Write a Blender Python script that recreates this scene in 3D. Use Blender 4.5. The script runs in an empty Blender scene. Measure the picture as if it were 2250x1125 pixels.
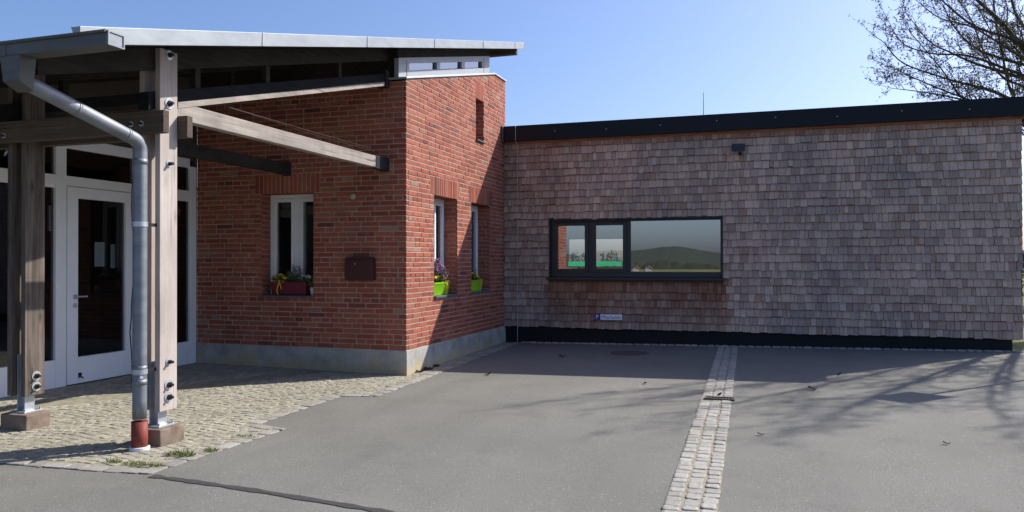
import bpy, bmesh, math, random
from mathutils import Vector, Matrix
R = math.radians
rnd = random.Random(7)
scene = bpy.context.scene
COL = scene.collection

# ------------------------------------------------------------------ camera
CAM = Vector((4.0686, -8.449, 1.3704))
yaw, pitch, roll, FPX = 0.3130, 0.0071, -0.0015, 1700.3
c_, s_ = math.cos(yaw), math.sin(yaw)
r0, f0, u0 = Vector((c_, s_, 0)), Vector((-s_, c_, 0)), Vector((0, 0, 1))
FWD = f0 * math.cos(pitch) + u0 * math.sin(pitch)
u2 = u0 * math.cos(pitch) - f0 * math.sin(pitch)
RGT = r0 * math.cos(roll) + u2 * math.sin(roll)
UPV = u2 * math.cos(roll) - r0 * math.sin(roll)
cam_data = bpy.data.cameras.new('camera')
cam = bpy.data.objects.new('camera', cam_data)
COL.objects.link(cam)
M = Matrix.Identity(4)
for i in range(3):
    M[i][0], M[i][1], M[i][2], M[i][3] = RGT[i], UPV[i], -FWD[i], CAM[i]
cam.matrix_world = M
cam_data.sensor_fit = 'HORIZONTAL'
cam_data.sensor_width = 36.0
cam_data.lens = 36.0 * FPX / 2250.0
cam_data.clip_start = 0.05
cam_data.clip_end = 6000
scene.camera = cam

# ------------------------------------------------------------------ sun and sky
SUN_EL, SUN_AZ = R(38.5), R(44.5)          # azimuth from +y towards +x
world = bpy.data.worlds.new('World')
scene.world = world
world.use_nodes = True
wn = world.node_tree
bg = wn.nodes['Background']
sky = wn.nodes.new('ShaderNodeTexSky')
sky.sky_type = 'NISHITA'
sky.sun_disc = False
sky.sun_elevation = SUN_EL
sky.sun_rotation = SUN_AZ
sky.altitude = 0
sky.air_density = 1.0
sky.dust_density = 2.0
sky.ozone_density = 7.0
tint = wn.nodes.new('ShaderNodeMix'); tint.data_type = 'RGBA'; tint.blend_type = 'MULTIPLY'
tint.inputs[0].default_value = 1.0; tint.inputs[7].default_value = (1.0, .935, .985, 1)
wn.links.new(sky.outputs[0], tint.inputs[6])
wn.links.new(tint.outputs[2], bg.inputs[0])
bg.inputs[1].default_value = 0.132
sd = bpy.data.lights.new('sun', 'SUN')
sd.energy = 4.8
sd.angle = R(0.5)
sd.color = (1.0, 0.955, 0.87)
sun = bpy.data.objects.new('sun', sd)
COL.objects.link(sun)
SUNV = Vector((math.cos(SUN_EL) * math.sin(SUN_AZ), math.cos(SUN_EL) * math.cos(SUN_AZ), math.sin(SUN_EL)))
sun.rotation_euler = SUNV.to_track_quat('Z', 'Y').to_euler()
sun.location = (20, 20, 20)
scene.view_settings.view_transform = 'Standard'
scene.view_settings.look = 'None'
scene.view_settings.exposure = 0.5
scene.view_settings.gamma = 1.0
scene.view_settings.use_curve_mapping = False

# ------------------------------------------------------------------ helpers
def sgn(v): return -1 if v < 0 else 1
def px_ray(px, py):
    return FWD + RGT * ((px - 1125) / FPX) + UPV * ((562.5 - py) / FPX)
def at_y(px, py, y):                       # real point at depth y seen at a photo pixel
    v = px_ray(px, py)
    return CAM + v * ((y - CAM.y) / v.y)

ORG = {}
class MB:
    def __init__(self):
        self.v, self.f, self.m = [], [], []
    def add(self, vs, fs, mi=0):
        b = len(self.v)
        self.v += [tuple(p) for p in vs]
        for f in fs:
            self.f.append([b + i for i in f]); self.m.append(mi)
    def hexa(self, p, mi=0):               # p: 4 bottom then 4 top, same winding
        self.add(p, [(3, 2, 1, 0), (4, 5, 6, 7), (0, 1, 5, 4), (1, 2, 6, 5), (2, 3, 7, 6), (3, 0, 4, 7)], mi)
    def box(self, x0, x1, y0, y1, z0, z1, mi=0):
        x0, x1 = min(x0, x1), max(x0, x1); y0, y1 = min(y0, y1), max(y0, y1); z0, z1 = min(z0, z1), max(z0, z1)
        self.hexa([(x0, y0, z0), (x1, y0, z0), (x1, y1, z0), (x0, y1, z0), (x0, y0, z1), (x1, y0, z1), (x1, y1, z1), (x0, y1, z1)], mi)
    def quad(self, a, b, c, d, mi=0):
        self.add([a, b, c, d], [(0, 1, 2, 3)], mi)
    def prism(self, poly, off, mi=0):      # closed prism: polygon (3d pts) swept by off
        n = len(poly); off = Vector(off)
        vs = [Vector(p) for p in poly] + [Vector(p) + off for p in poly]
        fs = [tuple(range(n))[::-1], tuple(range(n, 2 * n))] + [(i, (i + 1) % n, n + (i + 1) % n, n + i) for i in range(n)]
        self.add(vs, fs, mi)
    def tube(self, pts, rad, n=8, mi=0, cap=True):
        pts = [Vector(p) for p in pts]
        if not hasattr(rad, '__len__'): rad = [rad] * len(pts)
        b = len(self.v); ref = None
        for i, p in enumerate(pts):
            d = (pts[min(i + 1, len(pts) - 1)] - pts[max(i - 1, 0)]).normalized()
            if ref is None:
                ref = Vector((0, 0, 1)) if abs(d.z) < .9 else Vector((1, 0, 0))
            a = d.cross(ref)
            if a.length < 1e-6: a = d.cross(Vector((0, 1, 0)))
            a.normalize(); e = a.cross(d).normalized(); ref = e
            for k in range(n):
                t = 2 * math.pi * k / n
                self.v.append(tuple(p + (a * math.cos(t) + e * math.sin(t)) * rad[i]))
        for i in range(len(pts) - 1):
            for k in range(n):
                k2 = (k + 1) % n
                self.f.append([b + i * n + k, b + i * n + k2, b + (i + 1) * n + k2, b + (i + 1) * n + k]); self.m.append(mi)
        if cap:
            self.f.append([b + k for k in range(n)][::-1]); self.m.append(mi)
            e0 = b + (len(pts) - 1) * n
            self.f.append([e0 + k for k in range(n)]); self.m.append(mi)
    def build(self, name, mats, parent=None, bevel=0.0, smooth=False, recalc=True, attr=None):
        o0 = Vector(ORG.get(parent.as_pointer(), (0, 0, 0))) if parent else Vector((0, 0, 0))
        me = bpy.data.meshes.new(name)
        me.from_pydata([tuple(Vector(p) - o0) for p in self.v], [], self.f)
        if not isinstance(mats, (list, tuple)): mats = [mats]
        for m in mats: me.materials.append(m)
        me.polygons.foreach_set('material_index', self.m)
        if smooth: me.polygons.foreach_set('use_smooth', [len(f) == 4 for f in self.f])
        if attr:
            a = me.attributes.new('wear_row_shade', 'FLOAT', 'POINT'); a.data.foreach_set('value', attr)
        if recalc:
            bm = bmesh.new(); bm.from_mesh(me)
            bmesh.ops.recalc_face_normals(bm, faces=bm.faces); bm.to_mesh(me); bm.free()
        me.update()
        o = bpy.data.objects.new(name, me)
        COL.objects.link(o)
        if parent:
            o.parent = parent; ORG[o.as_pointer()] = tuple(o0)
        if bevel:
            md = o.modifiers.new('bevel', 'BEVEL'); md.width = bevel; md.segments = 2; md.limit_method = 'ANGLE'
        return o
def tag(o, label=None, cat=None, group=None, kind=None):
    if label: o['label'] = label
    if cat: o['category'] = cat
    if group: o['group'] = group
    if kind: o['kind'] = kind
    return o
def thing(name, loc, label, cat, group=None):
    o = bpy.data.objects.new(name, None)
    o.location = loc; o.empty_display_size = .2
    COL.objects.link(o); ORG[o.as_pointer()] = tuple(loc)
    return tag(o, label, cat, group)

# ------------------------------------------------------------------ materials
class NT:
    def __init__(self, name, rough=.8, metal=0.0, spec=.3):
        self.m = bpy.data.materials.new(name); self.m.use_nodes = True
        self.t = self.m.node_tree; self.b = self.t.nodes['Principled BSDF']
        self.b.inputs['Roughness'].default_value = rough
        self.b.inputs['Metallic'].default_value = metal
        self.b.inputs['Specular IOR Level'].default_value = spec
    def n(self, typ, **kw):
        nd = self.t.nodes.new('ShaderNode' + typ)
        for k, v in kw.items():
            if k in nd.inputs: nd.inputs[k].default_value = v
            else: setattr(nd, k, v)
        return nd
    def l(self, a, b): self.t.links.new(a, b)
    def coord(self, scale=(1, 1, 1)):
        tc = self.n('TexCoord'); mp = self.n('Mapping'); mp.inputs['Scale'].default_value = scale
        self.l(tc.outputs['Object'], mp.inputs[0]); return mp.outputs[0]
    def noise(self, vec, scale, detail=4, rough=.55):
        nd = self.n('TexNoise'); nd.inputs['Scale'].default_value = scale
        nd.inputs['Detail'].default_value = detail; nd.inputs['Roughness'].default_value = rough
        if vec is not None: self.l(vec, nd.inputs['Vector'])
        return nd.outputs['Fac']
    def ramp(self, fac, stops, interp='LINEAR'):
        nd = self.n('ValToRGB'); cr = nd.color_ramp; cr.interpolation = interp
        while len(cr.elements) < len(stops): cr.elements.new(.5)
        for e, (p, c) in zip(cr.elements, stops):
            e.position = p; e.color = (c[0], c[1], c[2], 1) if hasattr(c, '__len__') else (c, c, c, 1)
        self.l(fac, nd.inputs[0]); return nd.outputs[0]
    def mix(self, fac, a, b, mode='MIX'):
        nd = self.n('Mix'); nd.data_type = 'RGBA'; nd.blend_type = mode
        for k, v in ((0, fac), (6, a), (7, b)):
            if isinstance(v, bpy.types.NodeSocket): self.l(v, nd.inputs[k])
            else: nd.inputs[k].default_value = v if k == 0 else (v[0], v[1], v[2], 1)
        return nd.outputs[2]
    def math(self, op, a, b=0.0):
        nd = self.n('Math'); nd.operation = op
        for k, v in ((0, a), (1, b)):
            if isinstance(v, bpy.types.NodeSocket): self.l(v, nd.inputs[k])
            else: nd.inputs[k].default_value = v
        return nd.outputs[0]
    def island(self): return self.n('NewGeometry').outputs['Random Per Island']
    def color(self, c):
        if isinstance(c, bpy.types.NodeSocket): self.l(c, self.b.inputs['Base Color'])
        else: self.b.inputs['Base Color'].default_value = (c[0], c[1], c[2], 1)
    def bump(self, h, strength=.3, dist=.01):
        nd = self.n('Bump'); nd.inputs['Strength'].default_value = strength; nd.inputs['Distance'].default_value = dist
        self.l(h, nd.inputs['Height']); self.l(nd.outputs[0], self.b.inputs['Normal'])

def plain(name, c, rough=.6, metal=0.0, spec=.4, var=.15, scale=12, bump=.05):
    t = NT(name, rough, metal, spec); v = t.coord()
    n = t.noise(v, scale, 5)
    t.color(t.ramp(n, [(.25, [x * (1 - var) for x in c]), (.75, [min(1, x * (1 + var)) for x in c])]))
    if bump: t.bump(t.noise(v, scale * 8, 3), bump, .004)
    return t.m

def mk_brick():
    t = NT('brick', .85, 0, .25); v = t.coord(); i = t.island()
    base = t.ramp(i, [(0, (.40, .112, .068)), (.2, (.345, .088, .054)), (.4, (.41, .125, .078)), (.58, (.315, .080, .051)),
                      (.74, (.385, .116, .07)), (.86, (.265, .068, .048)), (.92, (.36, .15, .105)), (.965, (.16, .052, .045)), (.988, (.35, .215, .165))], 'CONSTANT')
    m = t.mix(t.ramp(t.noise(v, 26, 6, .65), [(.35, 0), (.7, 1)]), base, (.23, .08, .058), 'MIX')
    n2 = t.n('Mix'); n2.data_type = 'RGBA'; n2.inputs[0].default_value = .35
    t.l(base, n2.inputs[6]); t.l(m, n2.inputs[7])
    blot = t.ramp(t.noise(v, 1.6, 6, .65), [(.3, (.74, .73, .74)), (.68, (1.1, 1.09, 1.08))])
    c = t.mix(1, n2.outputs[2], blot, 'MULTIPLY')
    bl = t.ramp(t.noise(v, 4.5, 6, .75), [(.60, 0), (.74, .28)])
    t.color(t.mix(bl, c, (.46, .34, .28)))
    t.bump(t.noise(v, 90, 5, .7), .5, .004)
    return t.m
def mk_mortar():
    t = NT('mortar', .95, 0, .1); v = t.coord()
    t.color(t.ramp(t.noise(v, 8, 6), [(.3, (.31, .25, .195)), (.7, (.45, .375, .30))]))
    t.bump(t.noise(v, 160, 4), .5, .004); return t.m
def mk_shingle():
    t = NT('shingle_wood', .9, 0, .15); v = t.coord(); i = t.island()
    grey = t.ramp(i, [(0, (.46, .40, .385)), (.15, (.36, .32, .315)), (.3, (.52, .455, .43)), (.45, (.30, .27, .275)), (.6, (.43, .36, .34)),
                      (.74, (.40, .37, .37)), (.84, (.56, .50, .47)), (.93, (.31, .25, .225)), (.985, (.35, .24, .19))], 'CONSTANT')
    fresh_row_shade = t.ramp(i, [(0, (.235, .125, .088)), (.3, (.28, .165, .12)), (.55, (.20, .098, .066)), (.8, (.265, .17, .132))], 'CONSTANT')  # unweathered red wood, also paints the shade line below each butt
    w = t.n('Attribute'); w.attribute_name = 'wear_row_shade'
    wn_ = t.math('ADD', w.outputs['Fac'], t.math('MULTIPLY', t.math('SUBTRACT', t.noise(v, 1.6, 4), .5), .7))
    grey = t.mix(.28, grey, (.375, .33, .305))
    base = t.mix(t.ramp(wn_, [(.1, 0), (.9, 1)]), grey, fresh_row_shade)
    gv = t.coord((90, 90, 4))
    grain = t.ramp(t.noise(gv, 1.0, 5, .7), [(.3, (.74, .73, .73)), (.7, (1.14, 1.13, 1.12))])
    c = t.mix(1, base, grain, 'MULTIPLY')
    big = t.ramp(t.noise(t.coord((1, 1, .55)), 1.3, 6, .62), [(.3, (.74, .77, .82)), (.68, (1.15, 1.11, 1.07))])
    t.color(t.mix(1, t.mix(1, c, big, 'MULTIPLY'), (1.15, 1.03, .90), 'MULTIPLY'))
    t.bump(t.noise(gv, 1.0, 5, .7), .5, .004); return t.m
def mk_wood(name, axis, c0, c1, streak=1.0, dark=(.12, .10, .09)):
    t = NT(name, .88, 0, .08)
    sc = [38, 38, 38]; sc['xyz'.index(axis)] = 1.6
    v = t.coord(sc); g = t.noise(v, 1.0, 6, .7)
    base = t.ramp(g, [(.28, c0), (.72, c1)])
    sc2 = [7, 7, 7]; sc2['xyz'.index(axis)] = .7
    st = t.ramp(t.noise(t.coord(sc2), 1.0, 4, .6), [(.52, 0), (.72, .6 * streak)])
    base = t.mix(st, base, dark)
    sc3 = [60, 60, 60]; sc3['xyz'.index(axis)] = .9
    crack = t.ramp(t.noise(t.coord(sc3), .8, 2, .5), [(.66, 0), (.70, .75)])
    base = t.mix(crack, base, [x * .5 for x in dark])
    sc4 = [16, 16, 16]; sc4['xyz'.index(axis)] = 4.5
    vo = t.n('TexVoronoi'); vo.inputs['Scale'].default_value = .55; t.l(t.coord(sc4), vo.inputs['Vector'])
    kn = t.ramp(t.math('ADD', vo.outputs['Distance'], t.math('MULTIPLY', t.noise(v, 2.0, 3), .10)), [(.08, .75), (.15, .35), (.24, 0)])
    base = t.mix(kn, base, [x * .8 for x in dark])
    wet = t.ramp(t.noise(t.coord((2.2, 2.2, 1.1)), 1.3, 5, .65), [(.35, (.80, .79, .78)), (.65, (1.08, 1.07, 1.06))])
    base = t.mix(1, base, wet, 'MULTIPLY')
    t.color(base)
    t.bump(g, .45, .006); return t.m
def mk_asphalt():
    t = NT('asphalt', .92, 0, .25); v = t.coord()
    big = t.noise(v, .55, 6, .6)
    base = t.ramp(big, [(.3, (.160, .155, .138)), (.7, (.205, .199, .178))])
    fine = t.ramp(t.noise(v, 120, 4, .8), [(.30, (.50, .50, .50)), (.5, (1, 1, 1)), (.70, (1.5, 1.49, 1.46))])
    c = t.mix(1, base, fine, 'MULTIPLY')
    vo = t.n('TexVoronoi'); vo.inputs['Scale'].default_value = 95; t.l(v, vo.inputs['Vector'])
    wn2 = t.n('TexWhiteNoise'); t.l(vo.outputs['Color'], wn2.inputs['Vector'])
    spk = t.math('MULTIPLY', t.math('LESS_THAN', vo.outputs['Distance'], .28), t.math('GREATER_THAN', wn2.outputs['Value'], .984))
    c = t.mix(spk, c, (.62, .60, .55))
    st = t.ramp(t.noise(v, 1.7, 6, .75), [(.55, 0), (.78, .38)])
    c = t.mix(st, c, (.085, .083, .078))
    tr = t.ramp(t.noise(t.coord((1.9, .16, 1)), 1.0, 5, .65), [(.52, 0), (.72, .22)])
    c = t.mix(tr, c, (.11, .107, .10))
    du = t.ramp(t.noise(t.coord((.5, 1.3, 1)), 1.1, 6, .7), [(.56, 0), (.74, .32)])
    c = t.mix(du, c, (.27, .25, .215))
    v2 = t.n('TexVoronoi'); v2.inputs['Scale'].default_value = .55; t.l(v, v2.inputs['Vector'])
    oil = t.math('MULTIPLY', t.ramp(t.math('ADD', v2.outputs['Distance'], t.math('MULTIPLY', t.noise(v, 9, 4), .07)), [(.06, 1), (.12, 0)]), .45)
    c = t.mix(oil, c, (.065, .064, .06))
    t.color(c); t.bump(t.noise(v, 190, 3, .8), .55, .006); return t.m
def mk_stone(name, cols, sc=40, bump=.6):
    t = NT(name, .88, 0, .25); v = t.coord(); i = t.island()
    k = len(cols)
    base = t.ramp(i, [(j / k, c) for j, c in enumerate(cols)], 'CONSTANT')
    n = t.ramp(t.noise(v, sc, 5, .7), [(.3, (.74, .74, .74)), (.7, (1.2, 1.2, 1.2))])
    big = t.ramp(t.noise(v, 1.1, 4), [(.35, (.88, .87, .84)), (.68, (1.07, 1.06, 1.04))])
    t.color(t.mix(1, t.mix(1, base, n, 'MULTIPLY'), big, 'MULTIPLY'))
    t.bump(t.noise(v, sc * 2.5, 4, .7), bump, .006); return t.m
def mk_concrete():
    t = NT('plinth_concrete', .9, 0, .2); v = t.coord()
    c = t.ramp(t.noise(v, 3.5, 7, .65), [(.28, (.22, .215, .20)), (.5, (.37, .36, .335)), (.72, (.50, .485, .45))])
    tc = t.n('TexCoord'); sx = t.n('SeparateXYZ'); t.l(tc.outputs['Object'], sx.inputs[0])
    hz = t.math('ADD', t.math('MULTIPLY', sx.outputs['Z'], -3.2), t.math('MULTIPLY', t.noise(t.coord((3, 3, 1.5)), 1.5, 5), 1.9))
    c = t.mix(t.ramp(hz, [(.35, 0), (.8, .75)]), c, (.46, .36, .20))
    c = t.mix(t.ramp(t.noise(v, 13, 5, .7), [(.62, 0), (.72, .55)]), c, (.17, .165, .16))
    t.color(c); t.bump(t.noise(v, 60, 5, .7), .4, .006); return t.m
def mk_zinc(name, c0, c1, rough=.45, metal=.55):
    t = NT(name, rough, metal, .5); v = t.coord()
    c = t.ramp(t.noise(t.coord((3, 3, 9)), 1.3, 6, .6), [(.3, c0), (.7, c1)])
    c = t.mix(t.ramp(t.noise(v, 24, 5, .7), [(.58, 0), (.75, .4)]), c, [x * .6 for x in c0])
    t.color(c); t.bump(t.noise(v, 9, 3), .05, .01); return t.m
def mk_glass(name, refl, tint=(.85, .9, .9)):
    m = bpy.data.materials.new(name); m.use_nodes = True; t = m.node_tree
    for n in list(t.nodes):
        if n.type != 'OUTPUT_MATERIAL': t.nodes.remove(n)
    out = [n for n in t.nodes if n.type == 'OUTPUT_MATERIAL'][0]
    tr = t.nodes.new('ShaderNodeBsdfTransparent'); tr.inputs[0].default_value = (*tint, 1)
    gl = t.nodes.new('ShaderNodeBsdfGlossy'); gl.inputs['Roughness'].default_value = .0; gl.inputs[0].default_value = (.95, .97, 1, 1)
    fr = t.nodes.new('ShaderNodeFresnel'); fr.inputs[0].default_value = 1.5
    mt = t.nodes.new('ShaderNodeMath'); mt.operation = 'ADD'; mt.use_clamp = True; mt.inputs[1].default_value = refl
    mx = t.nodes.new('ShaderNodeMixShader')
    t.links.new(fr.outputs[0], mt.inputs[0]); t.links.new(mt.outputs[0], mx.inputs[0])
    t.links.new(tr.outputs[0], mx.inputs[1]); t.links.new(gl.outputs[0], mx.inputs[2])
    t.links.new(mx.outputs[0], out.inputs[0]); return m
def mk_foliage(name, cols, rough=.7, trans=.0):
    t = NT(name, rough, 0, .25); i = t.island(); k = len(cols)
    t.color(t.ramp(i, [(j / k, c) for j, c in enumerate(cols)], 'CONSTANT'))
    return t.m
def mk_paper(name, c):
    t = NT(name, .8, 0, .1); tr = t.n('BsdfTranslucent'); tr.inputs[0].default_value = (*c, 1); t.color(c)
    mx = t.n('MixShader'); mx.inputs[0].default_value = .85; out = [n for n in t.t.nodes if n.type == 'OUTPUT_MATERIAL'][0]
    t.l(t.b.outputs[0], mx.inputs[1]); t.l(tr.outputs[0], mx.inputs[2]); t.l(mx.outputs[0], out.inputs[0]); return t.m
def mk_ground():
    t = NT('meadow', .95, 0, .1); v = t.coord()
    c = t.ramp(t.noise(v, .05, 6, .6), [(.3, (.10, .13, .04)), (.5, (.19, .18, .08)), (.7, (.24, .21, .11))])
    t.color(t.mix(1, c, t.ramp(t.noise(v, 9, 4), [(.3, (.7, .7, .7)), (.7, (1.25, 1.25, 1.25))]), 'MULTIPLY')); return t.m
def mk_grass_far(name, a, b):
    t = NT(name, .95, 0, .1); v = t.coord()
    t.color(t.ramp(t.noise(v, .25, 8, .8), [(.3, a), (.7, b)])); t.bump(t.noise(v, .3, 5), .6, 2.0); return t.m

MAT = dict(
    brick=mk_brick(), mortar=mk_mortar(), shingle=mk_shingle(), asphalt=mk_asphalt(), concrete=mk_concrete(), ground=mk_ground(),
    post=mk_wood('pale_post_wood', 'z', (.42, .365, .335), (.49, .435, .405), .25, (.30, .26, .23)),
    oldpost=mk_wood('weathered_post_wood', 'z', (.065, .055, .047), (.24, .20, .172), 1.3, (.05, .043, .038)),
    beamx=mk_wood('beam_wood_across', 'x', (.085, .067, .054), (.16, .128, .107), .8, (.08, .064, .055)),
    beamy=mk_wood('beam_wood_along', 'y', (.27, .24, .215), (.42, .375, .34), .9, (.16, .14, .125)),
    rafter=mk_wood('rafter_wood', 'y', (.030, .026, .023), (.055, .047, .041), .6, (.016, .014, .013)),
    shaded_chord=mk_wood('shaded_chord_wood', 'y', (.010, .011, .013), (.022, .023, .026), .3, (.012, .012, .014)),  # plain wood painted near black, the roof's shade put into its colour
    deck=mk_wood('roof_board_wood', 'x', (.035, .027, .022), (.062, .049, .039), .6, (.02, .016, .014)),
    soffit=mk_wood('eave_batten_wood', 'x', (.24, .11, .07), (.34, .17, .11), .5, (.12, .06, .04)),
    zinc=mk_zinc('roof_zinc', (.25, .275, .30), (.33, .355, .375), .5, .35),
    pipe=mk_zinc('downpipe_zinc', (.15, .165, .19), (.25, .27, .30), .55, .5),
    gutter=mk_zinc('gutter_zinc', (.070, .070, .068), (.11, .11, .107), .6, .25),
    galv=mk_zinc('galvanised_steel', (.42, .45, .49), (.56, .59, .63), .4, .6),
    bolt=plain('bolt_steel', (.045, .042, .042), .45, .7),
    washer=plain('washer_steel', (.55, .57, .60), .35, .5),
    white=plain('white_paint', (.80, .81, .83), .45, 0, .4, .04, 5, .02),
    black=plain('anthracite_metal', (.019, .023, .030), .42, 0, .45, .15, 6, .03),
    slate=plain('fascia_anthracite', (.007, .010, .015), .5, .0, .22, .2, 3, .03),
    plinth=plain('black_bitumen_plinth', (.010, .011, .013), .7, 0, .3, .25, 4, .1),
    sill=plain('grey_sill', (.10, .105, .115), .45, 0, .4, .2, 9, .05),
    mailbox=plain('mailbox_paint', (.065, .016, .018), .45, 0, .4, .15, 8, .03),
    redpipe=plain('red_standpipe', (.21, .042, .03), .6, 0, .3, .2, 10, .1),
    collar=plain('white_collar', (.70, .69, .66), .5),
    cream=plain('cream_plastic', (.42, .37, .24), .5),
    limebox=plain('lime_plastic', (.27, .55, .02), .38, 0, .5, .06, 5, .02),
    magenta=plain('magenta_plastic', (.15, .008, .028), .4, 0, .5, .08, 5, .02),
    potwhite=plain('white_ceramic', (.62, .62, .62), .35),
    soil=plain('soil', (.05, .035, .025), .95),
    ribbon=plain('yellow_ribbon', (.80, .47, .015), .4),
    leaf=mk_foliage('plant_leaf', [(.05, .11, .025), (.08, .15, .04), (.10, .16, .07), (.035, .08, .03), (.13, .19, .09)]),
    violet=mk_foliage('violet_flower', [(.33, .10, .30), (.42, .17, .40), (.24, .07, .24), (.50, .28, .46)]),
    yellow=mk_foliage('yellow_flower', [(.85, .62, .02), (.80, .52, .01), (.88, .70, .06)]),
    orange=mk_foliage('orange_flower', [(.80, .30, .01), (.85, .40, .02)]),
    white_fl=mk_foliage('white_flower', [(.75, .75, .70), (.65, .63, .66)]),
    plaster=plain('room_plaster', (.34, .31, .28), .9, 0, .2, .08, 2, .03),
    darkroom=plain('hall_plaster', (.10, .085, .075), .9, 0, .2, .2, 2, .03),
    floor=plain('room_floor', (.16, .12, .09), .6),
    paper=plain('paper', (.72, .74, .74), .8, 0, .2, .05, 4, .0),
    green=mk_paper('green_paper', (.03, .70, .46)), papert=mk_paper('window_paper', (.6, .6, .55)), yellowt=mk_paper('yellow_paper', (.75, .5, .03)), ground_stand_in=mk_paper('brown_ground_sheet', (.12, .085, .05)),
    signwhite=plain('sign_white', (.88, .89, .90), .35, 0, .4, .03, 6, .0),
    signblue=plain('sign_blue', (.012, .04, .22), .35, 0, .4, .05, 6, .0),
    bark=plain('bark', (.085, .068, .056), .9, 0, .2, .35, 14, .4),
    buds=mk_foliage('tree_buds', [(.16, .16, .05), (.11, .10, .04), (.22, .20, .06), (.13, .08, .04), (.26, .22, .09)]),
    bitumen=plain('bitumen_seam', (.060, .057, .056), .7, 0, .3, .3, 30, .3),
    sand=plain('joint_sand', (.30, .265, .21), .95, 0, .1, .25, 22, .4),
    joint=plain('joint_dirt', (.27, .25, .19), .95, 0, .1, .35, 14, .4),
    sett=mk_stone('granite_setts', [(.345, .325, .26), (.305, .285, .235), (.375, .355, .285), (.29, .27, .225), (.36, .33, .255), (.325, .305, .26), (.395, .37, .305)]),
    kerbsett=mk_stone('kerb_granite', [(.33, .31, .28), (.28, .265, .245), (.36, .345, .315), (.31, .29, .26)]),
    drainsett=mk_stone('drain_granite', [(.39, .37, .335), (.355, .34, .31), (.41, .39, .355), (.375, .35, .315), (.34, .325, .30)]),
    footing=plain('footing_stone', (.21, .16, .125), .9, 0, .2, .45, 9, .5),
    softwhite=plain('clerestory_paint', (.30, .32, .355), .5, 0, .35, .06, 6, .03),
    iron=plain('cast_iron', (.12, .10, .085), .7, .3),
    grass=mk_foliage('grass_blade', [(.13, .20, .04), (.20, .24, .07), (.09, .14, .03), (.27, .25, .11)]),
    litter=mk_foliage('dead_leaf', [(.07, .035, .025), (.12, .06, .04), (.05, .03, .03)]),
    roofred=plain('clay_roof', (.26, .09, .06), .8),
    housewall=plain('house_render', (.34, .33, .31), .8),
    forest=mk_foliage('hazy_forest_tree', [(.070, .082, .076), (.076, .088, .080), (.066, .077, .073), (.080, .088, .078)]),  # muted blue-grey greens, distance haze put into the leaf colour
    hill=mk_grass_far('hill_ground', (.040, .054, .046), (.078, .084, .062)),
    woods=mk_grass_far('woods_canopy', (.026, .036, .028), (.052, .056, .036)),
    hedge=mk_foliage('bush_leaf', [(.09, .15, .04), (.12, .18, .05), (.07, .12, .03), (.16, .21, .07)]),
    glass=mk_glass('window_glass', .02), glass_new=mk_glass('coated_glass', .36, (.80, .84, .84)), glass_dark=mk_glass('hall_glass', .025, (.55, .58, .6)),
    glass_clear=mk_glass('clear_glass', .0, (.95, .97, .97)),
    glass_sky=mk_glass('clerestory_glass', .20, (.35, .4, .42)),
    orangeglow=plain('orange_paper', (.75, .22, .02), .6),
    cabinet=plain('cabinet_wood', (.09, .05, .035), .6), pillarwood=plain('inner_pillar', (.20, .13, .09), .7),
    cable=plain('cable_black', (.02, .02, .022), .6),
    wire=plain('wire_zinc', (.45, .46, .47), .45, .4),
)

# ------------------------------------------------------------------ ground
W = 3.709
def gz(x, y):
    xx = max(-12, min(14, x)); yy = max(-12, min(12, y))
    a = .0127 * xx if xx > 0 else -.0135 * xx
    if xx < -3.04: a = .041
    z = a + .01 * max(yy, 0)
    r = math.hypot(x - 2, y - 0)
    if r > 22: z -= 4.0 * min(1, (r - 22) / 90) ** 1.2
    return z
def sheet(name, xs, ys, dz, mat, label, kind='structure', cond=None):
    mb = MB(); idx = {}
    for i, x in enumerate(xs):
        for j, y in enumerate(ys):
            idx[i, j] = len(mb.v); mb.v.append((x, y, gz(x, y) + dz))
    for i in range(len(xs) - 1):
        for j in range(len(ys) - 1):
            mb.f.append([idx[i, j], idx[i + 1, j], idx[i + 1, j + 1], idx[i, j + 1]]); mb.m.append(0)
    o = mb.build(name, mat, recalc=False)
    return tag(o, label, None, None, kind)
def ticks(a, b, n): return [a + (b - a) * i / n for i in range(n + 1)]
far = [-900, -600, -400, -250, -160, -110, -80, -60, -45, -32, -24]
xs = far + ticks(-20, 24, 22) + [-t for t in far[::-1]][1:]
sheet('ground', sorted(set(xs)), sorted(set(xs)), -.03, MAT['ground'], 'dry spring meadow around the yard')
sheet('asphalt_yard', sorted(set(ticks(-18, 0, 9) + [-3.04, -3.0] + ticks(0, 7.6, 4) + ticks(7.6, 17, 4))), ticks(-22, 3.9, 24), 0.0, MAT['asphalt'], 'grey asphalt yard in front of the shingled wall')

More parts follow.
